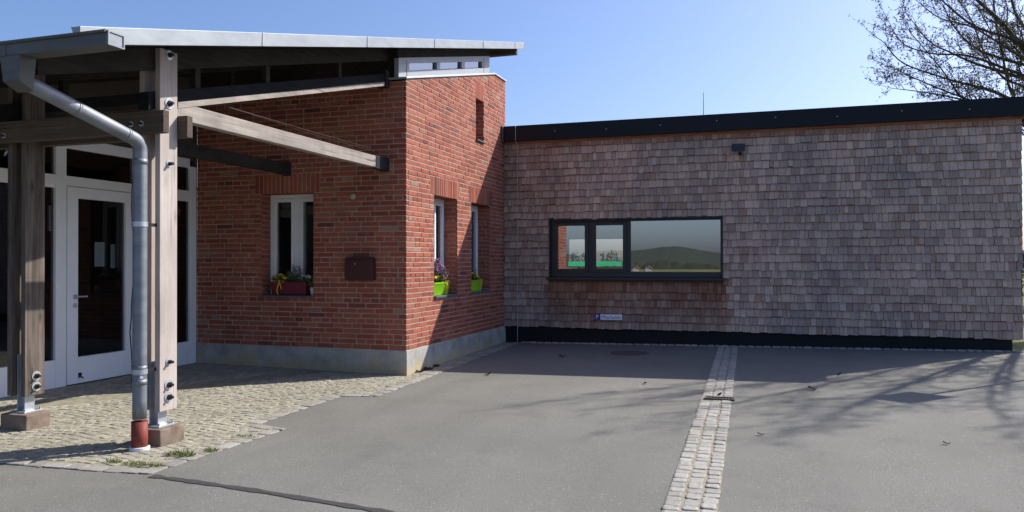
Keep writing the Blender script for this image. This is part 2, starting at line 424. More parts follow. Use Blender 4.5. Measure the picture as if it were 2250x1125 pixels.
# cobbled forecourt: irregular outline, small domed setts laid in wavy rows
PAV = [(-3.02, -0.012), (-3.02, -4.62), (-.80, -4.55), (.325, -4.43), (.377, -2.995), (.034, -2.897), (0.0, -1.505), (.365, -1.418), (.31, .60), (.29, W - .13), (.012, W - .13), (.012, -.012)]
def inside(x, y, poly):
    c = False; j = len(poly) - 1
    for i in range(len(poly)):
        xi, yi = poly[i]; xj, yj = poly[j]
        if (yi > y) != (yj > y) and x < (xj - xi) * (y - yi) / (yj - yi) + xi: c = not c
        j = i
    return c
def edge_dist(x, y, poly):
    best = 9
    for i in range(len(poly)):
        a = Vector(poly[i]); b = Vector(poly[(i + 1) % len(poly)]); p = Vector((x, y)); d = b - a
        t = max(0, min(1, (p - a).dot(d) / d.length_squared)); best = min(best, (p - a - d * t).length)
    return best
mb = MB(); g = .04
for i in range(int(3.5 / g)):
    for j in range(int(8.4 / g)):
        x, y = -3.02 + i * g, -4.64 + j * g
        if inside(x + g / 2, y + g / 2, PAV) and edge_dist(x + g / 2, y + g / 2, PAV) > .02:
            mb.quad(*[(p, q, gz(p, q) + .0045) for p, q in ((x, y), (x + g, y), (x + g, y + g), (x, y + g))])
pav_bed = mb.build('cobble_bed', MAT['joint'], recalc=False)
tag(pav_bed, 'sandy joints between the granite setts', None, None, 'structure')
def sett(mb, cx, cy, lx, ly, ang, h=.0065, jit=.005):
    ca, sa = math.cos(ang), math.sin(ang); z = gz(cx, cy) + .002
    n = 8; ring = []
    tilt = (rnd.uniform(-.03, .03), rnd.uniform(-.03, .03)); hh = h + rnd.uniform(-.003, .003)
    for lev, (sc, zz) in enumerate(((1, 0), (.97, hh * .7), (.78, hh))):
        for k in range(n):
            t = 2 * math.pi * (k + .5) / n
            c, s = math.cos(t), math.sin(t)
            e = .38
            u = sgn(c) * abs(c) ** e * lx / 2 * sc; w = sgn(s) * abs(s) ** e * ly / 2 * sc
            if lev == 0: ring.append((rnd.uniform(-jit, jit), rnd.uniform(-jit, jit)))
            u += ring[k][0]; w += ring[k][1]
            x, y = cx + u * ca - w * sa, cy + u * sa + w * ca
            mb.v.append((x, y, z + zz + u * tilt[0] + w * tilt[1]))
    b = len(mb.v) - 3 * n
    for lev in range(2):
        for k in range(n):
            k2 = (k + 1) % n
            mb.f.append([b + lev * n + k, b + lev * n + k2, b + (lev + 1) * n + k2, b + (lev + 1) * n + k]); mb.m.append(0)
    mb.f.append([b + 2 * n + k for k in range(n)]); mb.m.append(0)
mb = MB(); KB = MB()
# border blocks along the outline next to the asphalt
brd = [(-3.02, -4.62), (-.80, -4.55), (.325, -4.43), (.377, -2.995), (.034, -2.897), (0.0, -1.505), (.365, -1.418), (.31, .60), (.29, W - .13)]
for (a, b) in zip(brd[:-1], brd[1:]):
    a, b = Vector(a), Vector(b); d = b - a; L = d.length; d.normalize(); nrm = Vector((-d.y, d.x)); ang = math.atan2(d.y, d.x)
    s = 0.0
    while s < L - .04:
        l = min(rnd.uniform(.13, .2), L - s)
        p = a + d * (s + l / 2) + nrm * .062
        if l > .05: sett(KB, p.x, p.y, l - .006, .114, ang, .008, .003)
        s += l
y = -4.5
row = 0
while y < W - .15:
    rh = rnd.uniform(.066, .08); x = -3.0 + rnd.uniform(0, .06)
    while x < .38:
        l = rnd.uniform(.062, .095)
        cx = x + l / 2; ph = (cx * 4.2)
        cy = y + rh / 2 + .085 * abs(math.sin(ph)) 
        if inside(cx, cy, PAV) and edge_dist(cx, cy, brd) > .155 - (.1 if cy > .6 else 0) and edge_dist(cx, cy, PAV) > .035:
            slope = .085 * 4.2 * math.cos(ph) * (1 if math.sin(ph) > 0 else -1)
            sett(mb, cx, cy, l - .005, rh - .005, math.atan(slope) * .85 + rnd.uniform(-.05, .05))
        x += l
    y += rh; row += 1
o = mb.build('cobble_pavement', MAT['sett'], smooth=False, recalc=False); tag(o, 'small pale granite setts laid in wavy rows under the canopy', None, None, 'structure')
o = KB.build('cobble_edging', MAT['kerbsett'], recalc=False); tag(o, 'larger granite blocks edging the cobbled forecourt', None, None, 'structure')

# drainage channel of three sett rows across the asphalt, with sandy joints
DA, DB = Vector((3.735, -6.6)), Vector((3.575, W - .12))
mb = MB(); sb = MB()
d = (DB - DA); L = d.length; d.normalize(); nr = Vector((d.y, -d.x))
seg = 16
for i in range(seg):
    a = DA + d * L * i / seg; b = DA + d * L * (i + 1) / seg
    sb.hexa([(*(a - nr * .142), gz(a.x, a.y) - .02), (*(a + nr * .142), gz(a.x, a.y) - .02), (*(b + nr * .142), gz(b.x, b.y) - .02), (*(b - nr * .142), gz(b.x, b.y) - .02),
             (*(a - nr * .142), gz(a.x, a.y) + .003), (*(a + nr * .142), gz(a.x, a.y) + .003), (*(b + nr * .142), gz(b.x, b.y) + .003), (*(b - nr * .142), gz(b.x, b.y) + .003)])
for lane, off in enumerate((-.098, 0.0, .098)):
    s = rnd.uniform(0, .05)
    while s < L - .03:
        l = rnd.uniform(.075, .13)
        p = DA + d * (s + l / 2) + nr * (off + rnd.uniform(-.005, .005))
        if not (-.86 < p.y < -.72): sett(mb, p.x, p.y, l - .005, rnd.uniform(.080, .088), math.atan2(d.y, d.x), .0072 if lane != 1 else .006, .004)
        s += l
tag(sb.build('drain_channel_bed', MAT['sand'], recalc=True), 'sandy joints of the drainage strip', None, None, 'structure')
tag(mb.build('drain_channel', MAT['drainsett'], recalc=False), 'drainage strip of three rows of pale setts crossing the asphalt', None, None, 'structure')
# strip of setts along the foot of the shingled wall
mb = MB(); x = .3
while x < 7.35:
    l = rnd.uniform(.09, .15)
    sett(mb, x + l / 2, W - .075, l - .008, .085, 0, .02, .005); x += l
tag(mb.build('wall_foot_setts', MAT['kerbsett'], recalc=False), 'single row of setts along the foot of the shingled wall', None, None, 'structure')
# bitumen seam in the asphalt
mb = MB(); pts = [(.36, -4.455), (.7, -4.49), (1.2, -4.55), (1.7, -4.63), (2.3, -4.73), (3.0, -4.86), (3.58, -4.98)]
for a, b in zip(pts[:-1], pts[1:]):
    k = 6
    for i in range(k):
        t0, t1 = i / k, (i + 1) / k
        p = Vector(a).lerp(Vector(b), t0); q = Vector(a).lerp(Vector(b), t1)
        w0 = .028 + .008 * math.sin(p.x * 37) + .006 * math.sin(p.x * 91); w1 = .028 + .008 * math.sin(q.x * 37) + .006 * math.sin(q.x * 91)
        mb.quad((p.x, p.y - w0, gz(*p) + .004), (q.x, q.y - w1, gz(*q) + .004), (q.x, q.y + w1, gz(*q) + .004), (p.x, p.y + w0, gz(*p) + .004))
tag(mb.build('asphalt_seam', MAT['bitumen'], recalc=False), 'dark tar seam across the asphalt', None, None, 'structure')
# small inlet grate in the channel, round cover near the wall
t = thing('drain_grate', (3.67, -.79, gz(3.67, -.79)), 'rusty iron inlet bar across the sett drainage strip', 'drain')
g0 = gz(3.67, -.79)
mb = MB(); mb.box(3.535, 3.815, -.85, -.835, g0 - .01, g0 + .02); mb.box(3.535, 3.815, -.745, -.73, g0 - .01, g0 + .02)
mb.box(3.535, 3.55, -.835, -.745, g0 - .01, g0 + .02); mb.box(3.80, 3.815, -.835, -.745, g0 - .01, g0 + .02)
mb.build('frame', MAT['iron'], t, .003)
mb = MB()
for i in range(9):
    x = 3.557 + i * .028; mb.box(x, x + .014, -.834, -.746, g0 - .008, g0 + .013)
mb.build('slat', MAT['iron'], t)
mb = MB(); cx, cy = 2.26, 2.62
mb.tube([(cx, cy, gz(cx, cy) - .02), (cx, cy, gz(cx, cy) + .008)], [.27, .27], 28)
tag(mb.build('manhole_cover', MAT['iron']), 'round iron manhole cover in the shaded asphalt near the wall', 'manhole cover')

# ------------------------------------------------------------------ wall frames: u along the wall, d into the wall, v up
def fr_right(u, d, v): return (-d, u, v)          # tower face looking +x
def fr_left(u, d, v): return (u, d, v)            # tower face looking -y
def fr_shing(u, d, v): return (u, W + d, v)
def fbox(mb, fr, u0, u1, d0, d1, v0, v1, mi=0):
    a, b = fr(u0, d0, v0), fr(u1, d1, v1); mb.box(a[0], b[0], a[1], b[1], a[2], b[2], mi)

CR = .0624                                        # brick course
def brick_field(mb, P, u0, u1, v0, v1, holes, top=None, seed=1, ends=(0, 0)):
    rr = random.Random(seed); row = 0; v = v0
    while v < v1 - .004:
        hi = min(v + CR - .0125, v1)
        header = row % 4 == 1
        bl = .125 if header else .25
        off = (0, .0625, .125, .1875)[rr.randrange(4)] if not header else rr.choice((0, .0625))
        u = u0 - off
        while u < u1 - .005:
            w = bl if rr.random() > .13 else (.125 if not header else .25)
            a, b = max(u, u0), min(u + w - .0125, u1); u += w
            segs = [(a, b)]
            for (h0, h1, g0_, g1_) in holes:
                if g0_ < (v + hi) / 2 < g1_:
                    ns = []
                    for (p, q) in segs:
                        if q <= h0 or p >= h1: ns.append((p, q)); continue
                        if p < h0: ns.append((p, h0))
                        if q > h1: ns.append((h1, q))
                    segs = ns
            for (p, q) in segs:
                if q - p < .012: continue
                zt0, zt1 = hi, hi
                if top:
                    zt0, zt1 = min(hi, top(p)), min(hi, top(q))
                    if zt0 < v + .004 and zt1 < v + .004: continue
                    zt0, zt1 = max(zt0, v + .002), max(zt1, v + .002)
                j = lambda s=.0022: rr.uniform(-s, s)
                dep = rr.uniform(-.0022, .0010); ch = .003
                A = [(p + j(), v + j()), (q + j(), v + j()), (q + j(), zt1 + (j() if not top else min(0, j()))), (p + j(), zt0 + (j() if not top else min(0, j())))]
                cu, cv = (p + q) / 2, (v + (zt0 + zt1) / 2) / 2
                vs = [P(a_, .012, b_) for a_, b_ in A] + [P(a_, dep + ch * .8, b_) for a_, b_ in A]
                vs += [P(a_ + ch * sgn(cu - a_), dep, b_ + min(ch, .3 * (zt0 - v + zt1 - v) / 2) * sgn(cv - b_)) for a_, b_ in A]
                fs = [(8, 9, 10, 11)] + [(i, (i + 1) % 4, 4 + (i + 1) % 4, 4 + i) for i in range(4)] + [(4 + i, 4 + (i + 1) % 4, 8 + (i + 1) % 4, 8 + i) for i in range(4)]
                mb.add(vs, fs)
        v += CR; row += 1
def soldiers(mb, P, u0, u1, v0, v1, seed=3):
    rr = random.Random(seed); n = round((u1 - u0) / .0625); w = (u1 - u0) / n
    for i in range(n):
        a, b = u0 + i * w + .0055, u0 + (i + 1) * w - .0065; dep = rr.uniform(-.002, .001); ch = .003
        A = [(a, v0), (b, v0), (b, v1), (a, v1)]; j = lambda: rr.uniform(-.0015, .0015)
        A = [(x + j(), y + j()) for x, y in A]; cu, cv = (a + b) / 2, (v0 + v1) / 2
        vs = [P(x, .012, y) for x, y in A] + [P(x, dep + ch, y) for x, y in A] + [P(x + ch * sgn(cu - x), dep, y + ch * sgn(cv - y)) for x, y in A]
        mb.add(vs, [(8, 9, 10, 11)] + [(k, (k + 1) % 4, 4 + (k + 1) % 4, 4 + k) for k in range(4)] + [(4 + k, 4 + (k + 1) % 4, 8 + (k + 1) % 4, 8 + k) for k in range(4)])
def holed(mb, P, u0, u1, v0, v1, holes, top=None, extra=(), d=.0042):
    cuts = sorted(set([u0, u1] + [h for q in holes for h in q[:2]] + list(extra)))
    for a, b in zip(cuts[:-1], cuts[1:]):
        if b - a < 1e-5: continue
        m = (a + b) / 2; hs = sorted([(q[2], q[3]) for q in holes if q[0] <= m <= q[1]]); z = v0
        for (g0_, g1_) in hs:
            mb.quad(P(a, d, z), P(b, d, z), P(b, d, g0_), P(a, d, g0_)); z = g1_
        ta, tb = (top(a), top(b)) if top else (v1, v1)
        mb.quad(P(a, d, z), P(b, d, z), P(b, d, tb), P(a, d, ta))

# ------------------------------------------------------------------ brick tower
tower = thing('brick_building', (-1.5, 1.8, 0), 'red brick building part with sunlit gable wall and grey concrete plinth', 'building')
ZB = .308
WIN_R = [(.827, 1.636, .889, 2.242), (2.187, 2.996, .889, 2.242)]
SLOT = (2.38, 2.73, 3.178, 3.82)
WIN_L = (-2.05, -1.28, .915, 2.242)
TE = W + .055
def top_right(u): return 3.565 + .2475 * min(u, 3.216) + (0 if u < 3.216 else .012 * (u - 3.216))
TOPL = 3.55
mb = MB()
lint = lambda w, e=.1: (w[0] - e, w[1] + e, w[3] - .001, w[3] + .246)
holesR = WIN_R + [SLOT] + [lint(w) for w in WIN_R] + [lint(SLOT, .0)]
brick_field(mb, fr_right, .002, TE, ZB, 4.5, holesR, lambda u: top_right(u) - .012, 11)
for w in WIN_R: soldiers(mb, fr_right, w[0] - .1, w[1] + .1, w[3], w[3] + .24, 5)
soldiers(mb, fr_right, SLOT[0], SLOT[1], SLOT[3], SLOT[3] + .24, 8)
holesL = [WIN_L, lint(WIN_L, .09)]
brick_field(mb, fr_left, -3.04, -.013, ZB, TOPL, holesL, None, 12)
soldiers(mb, fr_left, WIN_L[0] - .09, WIN_L[1] + .09, WIN_L[3], WIN_L[3] + .24, 9)
# brick reveals of the openings
def reveals(fr, w, depth, sd):
    u0, u1, v0, v1 = w
    brick_field(mb, lambda a, d, v: fr(u1 + d, a, v), .014, depth, v0, v1, [], None, sd)
    brick_field(mb, lambda a, d, v: fr(u0 - d, a, v), .014, depth, v0, v1, [], None, sd + 1)
    brick_field(mb, lambda a, d, v: fr(v, a, v1 + d), .014, depth, u0, u1, [], None, sd + 2)
for i, w in enumerate(WIN_R): reveals(fr_right, w, .2, 20 + 3 * i)
reveals(fr_right, SLOT, .2, 30); reveals(fr_left, WIN_L, .2, 33)
mb.build('brick_face', MAT['brick'], tower)
mm = MB()
holed(mm, fr_right, .0, TE, ZB - .01, 4.5, WIN_R + [SLOT], top_right, (3.216,))
holed(mm, fr_left, -3.04, -.008, ZB - .01, TOPL, [WIN_L])
for fr, w in [(fr_right, q) for q in WIN_R + [SLOT]] + [(fr_left, WIN_L)]:
    u0, u1, v0, v1 = w; e = .008
    mm.quad(fr(u0 - e, e, v0), fr(u0 - e, .22, v0), fr(u0 - e, .22, v1), fr(u0 - e, e, v1))
    mm.quad(fr(u1 + e, e, v0), fr(u1 + e, .22, v0), fr(u1 + e, .22, v1), fr(u1 + e, e, v1))
    mm.quad(fr(u0, e, v1 + e), fr(u1, e, v1 + e), fr(u1, .22, v1 + e), fr(u0, .22, v1 + e))
    mm.quad(fr(u0, e, v0), fr(u1, e, v0), fr(u1, .22, v0), fr(u0, .22, v0))
# rear edge of the tower, closed back and inner shell
mm.quad((-.008, TE, ZB), (-3.04, TE, ZB), (-3.04, TE, 4.36), (-.008, TE, 4.36))
mm.build('mortar', MAT['mortar'], tower, recalc=False)
mb = MB()
holed(mb, fr_right, .1, 3.6, 0, 4.3, WIN_R + [SLOT], lambda u: top_right(u) - .02, (3.216,), .222)
holed(mb, fr_left, -3.0, -.222, 0, 3.5, [WIN_L], None, (), .222)
mb.quad((-3.0, .22, .3), (-.22, .22, .3), (-.22, 3.6, .3), (-3.0, 3.6, .3))
mb.quad((-3.0, 3.6, .3), (-.22, 3.6, .3), (-.22, 3.6, 4.35), (-3.0, 3.6, 4.35))
mb.quad((-3.0, .22, .3), (-3.0, 3.6, .3), (-3.0, 3.6, 4.35), (-3.0, .22, 3.5))
mb.quad((-3.0, .22, 2.7), (-.22, .22, 2.7), (-.22, 3.6, 2.7), (-3.0, 3.6, 2.7))
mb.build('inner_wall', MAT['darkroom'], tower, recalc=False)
mb = MB()
mb.box(-3.04, .010, -.008, .25, -.1, ZB - .006); mb.box(-.24, .0105, .25, TE, -.1, ZB - .006)
mb.build('plinth', MAT['concrete'], tower, .006)
# coping following the wall top
mb = MB()
for (a, b) in (((-.03), 3.216), (3.216, TE + .03)):
    za, zb = top_right(max(a, 0)), top_right(b)
    mb.hexa([(-.26, a, za), (.022, a, za), (.022, b, zb), (-.26, b, zb), (-.26, a, za + .03), (.022, a, za + .022), (.022, b, zb + .022), (-.26, b, zb + .03)])
mb.hexa([(-3.04, -.03, TOPL), (-.262, -.03, TOPL), (-.262, .25, TOPL + .03), (-3.04, .25, TOPL + .03), (-3.04, -.03, TOPL + .025), (-.262, -.03, TOPL + .025), (-.262, .25, TOPL + .055), (-3.04, .25, TOPL + .055)])
mb.build('coping', MAT['galv'], tower, .003)

def white_window(fr, w, depth, muls, name='window', label=None, sillout=.035):
    u0, u1, v0, v1 = w; fw = .055
    mb = MB(); d0, d1 = depth, depth + .06
    fbox(mb, fr, u0 + .001, u0 + fw, d0, d1, v0, v1 - .002); fbox(mb, fr, u1 - fw, u1 - .001, d0, d1, v0, v1 - .002)
    fbox(mb, fr, u0 + fw, u1 - fw, d0, d1, v1 - fw, v1 - .002); fbox(mb, fr, u0 + fw, u1 - fw, d0, d1, v0, v0 + fw + .02)
    es = [u0 + fw] + list(muls) + [u1 - fw]
    for m in muls: fbox(mb, fr, m - .045, m + .045, d0 + .002, d1, v0 + fw + .02, v1 - fw)
    for i in range(len(es) - 1):      # sash frames stand forward
        a = es[i] + (.0455 if i else .001); b = es[i + 1] - (.0455 if i + 1 < len(es) - 1 else .001)
        c0, c1 = v0 + fw + .021, v1 - fw - .001; s = .042
        fbox(mb, fr, a, a + s, d0 - .014, d1 - .006, c0, c1); fbox(mb, fr, b - s, b, d0 - .014, d1 - .006, c0, c1)
        fbox(mb, fr, a + s, b - s, d0 - .014, d1 - .006, c0, c0 + s); fbox(mb, fr, a + s, b - s, d0 - .014, d1 - .006, c1 - s, c1)
    o = mb.build(name, MAT['white'], tower, .004)
    if label: o['label'] = label
    for i in range(len(es) - 1):
        mb = MB(); a, b = es[i] + .03, es[i + 1] - .03; dd = d0 + .02
        mb.quad(fr(a, dd, v0 + .1), fr(b, dd, v0 + .1), fr(b, dd, v1 - .09), fr(a, dd, v1 - .09)); mb.build('pane', MAT['glass'], o, recalc=False)
    mb = MB(); fbox(mb, fr, u0 - .004, u1 + .004, -sillout, depth - .002, v0 + .002, v0 + .03)
    mb.build('sill', MAT['sill'], o, .004)
    return o
white_window(fr_left, WIN_L, .2, [-1.64], label='white two sash window in the shaded brick wall')
white_window(fr_right, WIN_R[0], .2, [1.23], label='white window in the sunlit brick wall')
white_window(fr_right, WIN_R[1], .2, [2.59], label='white window next to the shingled wall')
u0_, u1_, v0_, v1_ = SLOT
mb = MB()
fbox(mb, fr_right, u0_, u0_ + .04, .2, .25, v0_, v1_); fbox(mb, fr_right, u1_ - .04, u1_, .2, .25, v0_, v1_)
fbox(mb, fr_right, u0_ + .04, u1_ - .04, .2, .25, v1_ - .04, v1_); fbox(mb, fr_right, u0_ + .04, u1_ - .04, .2, .25, v0_, v0_ + .06)
so = mb.build('slot_window', MAT['white'], tower, .004)
mb = MB(); mb.quad(fr_right(u0_ + .03, .22, v0_ + .05), fr_right(u1_ - .03, .22, v0_ + .05), fr_right(u1_ - .03, .22, v1_ - .03), fr_right(u0_ + .03, .22, v1_ - .03)); mb.build('pane', MAT['glass'], so, recalc=False)
mb = MB(); fbox(mb, fr_right, u0_ - .004, u1_ + .004, -.03, .198, v0_ + .002, v0_ + .025); mb.build('sill', MAT['sill'], so, .003)
# clerestory between the brick gable and the roof
def zroof(y): return 2.76 + .2587 * (y + 4.515)
def zclb(y): return top_right(max(0, min(y, 3.2))) + .033
mb = MB()
def cl_quad(y0, y1, f0, f1, x0, x1):      # f: fraction of the clerestory height
    P = []
    for x, in ((x0,), (x1,)):
        for (y, f) in ((y0, f0), (y1, f0), (y1, f1), (y0, f1)):
            b, t_ = zclb(y), zroof(y) - .10; P.append((x, y, b + (t_ - b) * f))
    mb.hexa(P)
Y0, Y1 = .0, 3.272
panes = [(.30, 1.16), (1.27, 2.06), (2.19, 2.93)]
edges = [Y0, .30, 1.16, 1.27, 2.06, 2.19, 2.93, Y1]
cl_quad(Y0, Y1, 0, .34, -.16, -.10); cl_quad(Y0, Y1, .72, 1.02, -.16, -.10)
for a, b in ((Y0, .30), (1.16, 1.27), (2.06, 2.19), (2.93, Y1)): cl_quad(a, b, .34, .72, -.16, -.10)
mb.box(-.10, -.094, .22, .226, zclb(.22), zroof(.22) - .125); mb.box(-.10, -.094, 3.0, 3.006, zclb(3.0), zroof(3.0) - .125)
mq = MB(); mq.prism([(-.15, -.0, zroof(0) - .10), (-.15, Y1, zroof(Y1) - .10), (-.15, Y1, zroof(Y1) + .02), (-.15, 0, zroof(0) + .02)], (.045, 0, 0)); mq.build('head_board', MAT['rafter'], tower)
cl = mb.build('clerestory', MAT['softwhite'], tower, .003)
for a, b in panes:
    mb = MB(); P = []
    for (y, f) in ((a, .34), (b, .34), (b, .72), (a, .72)):
        bb, tt = zclb(y), zroof(y) - .10; P.append((-.135, y, bb + (tt - bb) * f))
    mb.quad(*P); mb.build('pane', MAT['glass_sky'], cl, recalc=False)
mb = MB()
mb.prism([(-3.04, .03, TOPL + .03), (-.165, .03, TOPL + .03), (-.165, .03, zroof(.03) + .015), (-3.04, .03, zroof(.03) + .015)], (0, .04, 0))
mb.build('gable_board', MAT['rafter'], tower); mb = MB()
mb.prism([(-3.04, Y1, 4.3), (-.16, Y1, 4.3), (-.16, Y1, zroof(Y1) + .015), (-3.04, Y1, zroof(Y1) + .015)], (0, -.04, 0))
mb.build('gable_board', MAT['rafter'], tower)

# ------------------------------------------------------------------ canopy
canopy = thing('entrance_canopy', (-1.0, -3.7, 0), 'timber entrance canopy with sloping zinc edged roof on paired posts', 'canopy')
RX0, RX1, RY0, RY1 = -8.0, .2, -4.88, 4.154
mb = MB()
n = 46; bw = (RY1 - RY0) / n
for i in range(n):
    a, b = RY0 + i * bw + .003, RY0 + (i + 1) * bw - .003
    mb.hexa([(RX0, a, zroof(a) + .022), (RX1 - .02, a, zroof(a) + .022), (RX1 - .02, b, zroof(b) + .022), (RX0, b, zroof(b) + .022),
             (RX0, a, zroof(a) + .036), (RX1 - .02, a, zroof(a) + .036), (RX1 - .02, b, zroof(b) + .036), (RX0, b, zroof(b) + .036)])
mb.build('roof_boarding', MAT['deck'], canopy)
mb = MB()
mb.hexa([(RX0, RY0, zroof(RY0) + .037), (RX1 - .004, RY0, zroof(RY0) + .037), (RX1 - .004, RY1, zroof(RY1) + .037), (RX0, RY1, zroof(RY1) + .037),
         (RX0, RY0, zroof(RY0) + .048), (RX1 - .004, RY0, zroof(RY0) + .048), (RX1 - .004, RY1, zroof(RY1) + .048), (RX0, RY1, zroof(RY1) + .048)])
x = RX1 - .6
while x > RX0:
    mb.hexa([(x, RY0 + .02, zroof(RY0) + .048), (x + .02, RY0 + .02, zroof(RY0) + .048), (x + .02, RY1, zroof(RY1) + .048), (x, RY1, zroof(RY1) + .048),
             (x, RY0 + .02, zroof(RY0) + .07), (x + .02, RY0 + .02, zroof(RY0) + .07), (x + .02, RY1, zroof(RY1) + .07), (x, RY1, zroof(RY1) + .07)])
    x -= .6
mb.build('roof_sheet', MAT['zinc'], canopy)
mb = MB()
seams = [RY0 + .0, -3.10, -1.35, .365, 2.12, 3.64, RY1]
for a, b in zip(seams[:-1], seams[1:]):
    a2, b2 = a + .0015, b - .0015; e = rnd.uniform(-.0012, .0012)
    mb.hexa([(RX1, a2, zroof(a2) - .004), (RX1 + .018 + e, a2, zroof(a2) - .004), (RX1 + .018 + e, b2, zroof(b2) - .004), (RX1, b2, zroof(b2) - .004),
             (RX1 - .05, a2, zroof(a2) + .105), (RX1 + .022 + e, a2, zroof(a2) + .105), (RX1 + .022 + e, b2, zroof(b2) + .105), (RX1 - .05, b2, zroof(b2) + .105)])
    c0, c1 = b - .022, b - .002
    mb.hexa([(RX1 + .017, c0, zroof(c0) - .003), (RX1 + .0245, c0, zroof(c0) - .003), (RX1 + .0245, c1, zroof(c1) - .003), (RX1 + .017, c1, zroof(c1) - .003),
             (RX1 + .02, c0, zroof(c0) + .106), (RX1 + .0265, c0, zroof(c0) + .106), (RX1 + .0265, c1, zroof(c1) + .106), (RX1 + .02, c1, zroof(c1) + .106)])
mb.build('verge_fascia', MAT['zinc'], canopy, .002)
# purlin battens close under the boards near the upper edge
mb = MB(); mb.box(RX0, .10, RY1 - .12, RY1 - .02, zroof(RY1) - .11, zroof(RY1) - .01)
mb.build('eave_batten', MAT['beamx'], canopy, .004)
def slope_beam(mb, x0, x1, ya, yb, lo, hi):       # lo/hi: functions of y
    mb.hexa([(x0, ya, lo(ya)), (x1, ya, lo(ya)), (x1, yb, lo(yb)), (x0, yb, lo(yb)), (x0, ya, hi(ya)), (x1, ya, hi(ya)), (x1, yb, hi(yb)), (x0, yb, hi(yb))])
loA = lambda y: 2.884 + .2728 * (y + 3.528) - .003
hiA = lambda y: zroof(y) + .021
loB = lambda y: 2.648 + .2665 * (y + 3.266)
hiB = lambda y: loB(y) + .135
for gx in (-.333, -1.708, -3.083):
    g1 = gx + .096; main = gx > -1
    mb = MB(); slope_beam(mb, gx, g1, -4.77, -.02 if not main else 3.0, lambda y: min(loA(y), hiA(y) - .12), hiA); mb.build('top_chord', MAT['rafter'], canopy, .004)
    if gx > -3:
        mb = MB(); slope_beam(mb, gx, g1, -3.85, -.10, loB, hiB); mb.build('bottom_chord', MAT['shaded_chord'], canopy, .004)
        mb = MB(); slope_beam(mb, gx - .003, g1 + .004, -3.55, -.10, lambda y: loB(y) - .012, lambda y: loB(y) + .036); mb.build('chord_sun_edge', MAT['beamy'] if main else MAT['rafter'], canopy, .002)  # added strip, pale on the main girder to paint its sunlit edge
        for sy in (-2.37, -1.09, -3.3):
            mb = MB(); mb.box(gx + .02, g1 - .02, sy - .03, sy + .03, hiB(sy) - .03, hiA(sy) - .02); mb.build('strut', MAT['rafter'], canopy, .003)
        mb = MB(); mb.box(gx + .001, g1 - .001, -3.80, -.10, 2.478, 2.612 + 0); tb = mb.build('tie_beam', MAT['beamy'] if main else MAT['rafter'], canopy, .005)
        if main: tb['label'] = 'pale sunlit tie beam running to the brick wall'
        mb = MB(); ye = -.32 if main else -.16
        mb.box(gx - .006, gx, ye, -.006, 2.480, 2.615); mb.box(g1, g1 + .006, ye, -.006, 2.480, 2.615); mb.box(gx - .006, g1 + .006, ye, -.006, 2.470, 2.478)
        mb.box(gx - .012, g1 + .012, -.006, .0, 2.46, 2.625); mb.build('beam_shoe', MAT['black'], canopy, .002)
        mb = MB(); mb.box(gx - .02, g1 + .02, -.10, .0, loB(-.1) - .02, hiB(0) + .02); mb.build('chord_bearing', MAT['concrete'] if False else MAT['rafter'], canopy, .004)
# thin bird wire above the pale tie beam
mb = MB(); xw = -.285
mb.tube([(xw, -2.96, 2.61), (xw, -2.96, 2.70), (xw, -1.7, 2.695), (xw, -.36, 2.70)], .0013, 5)
mb.tube([(xw + .03, -2.94, 2.69), (xw + .03, -1.6, 2.66), (xw + .03, -.30, 2.665)], .0013, 5)
for yy in (-1.65, -1.5, -.36): mb.tube([(xw, yy, 2.61), (xw, yy, 2.70)], .0013, 5)
mb.build('bird_wire', MAT['bolt'], canopy)
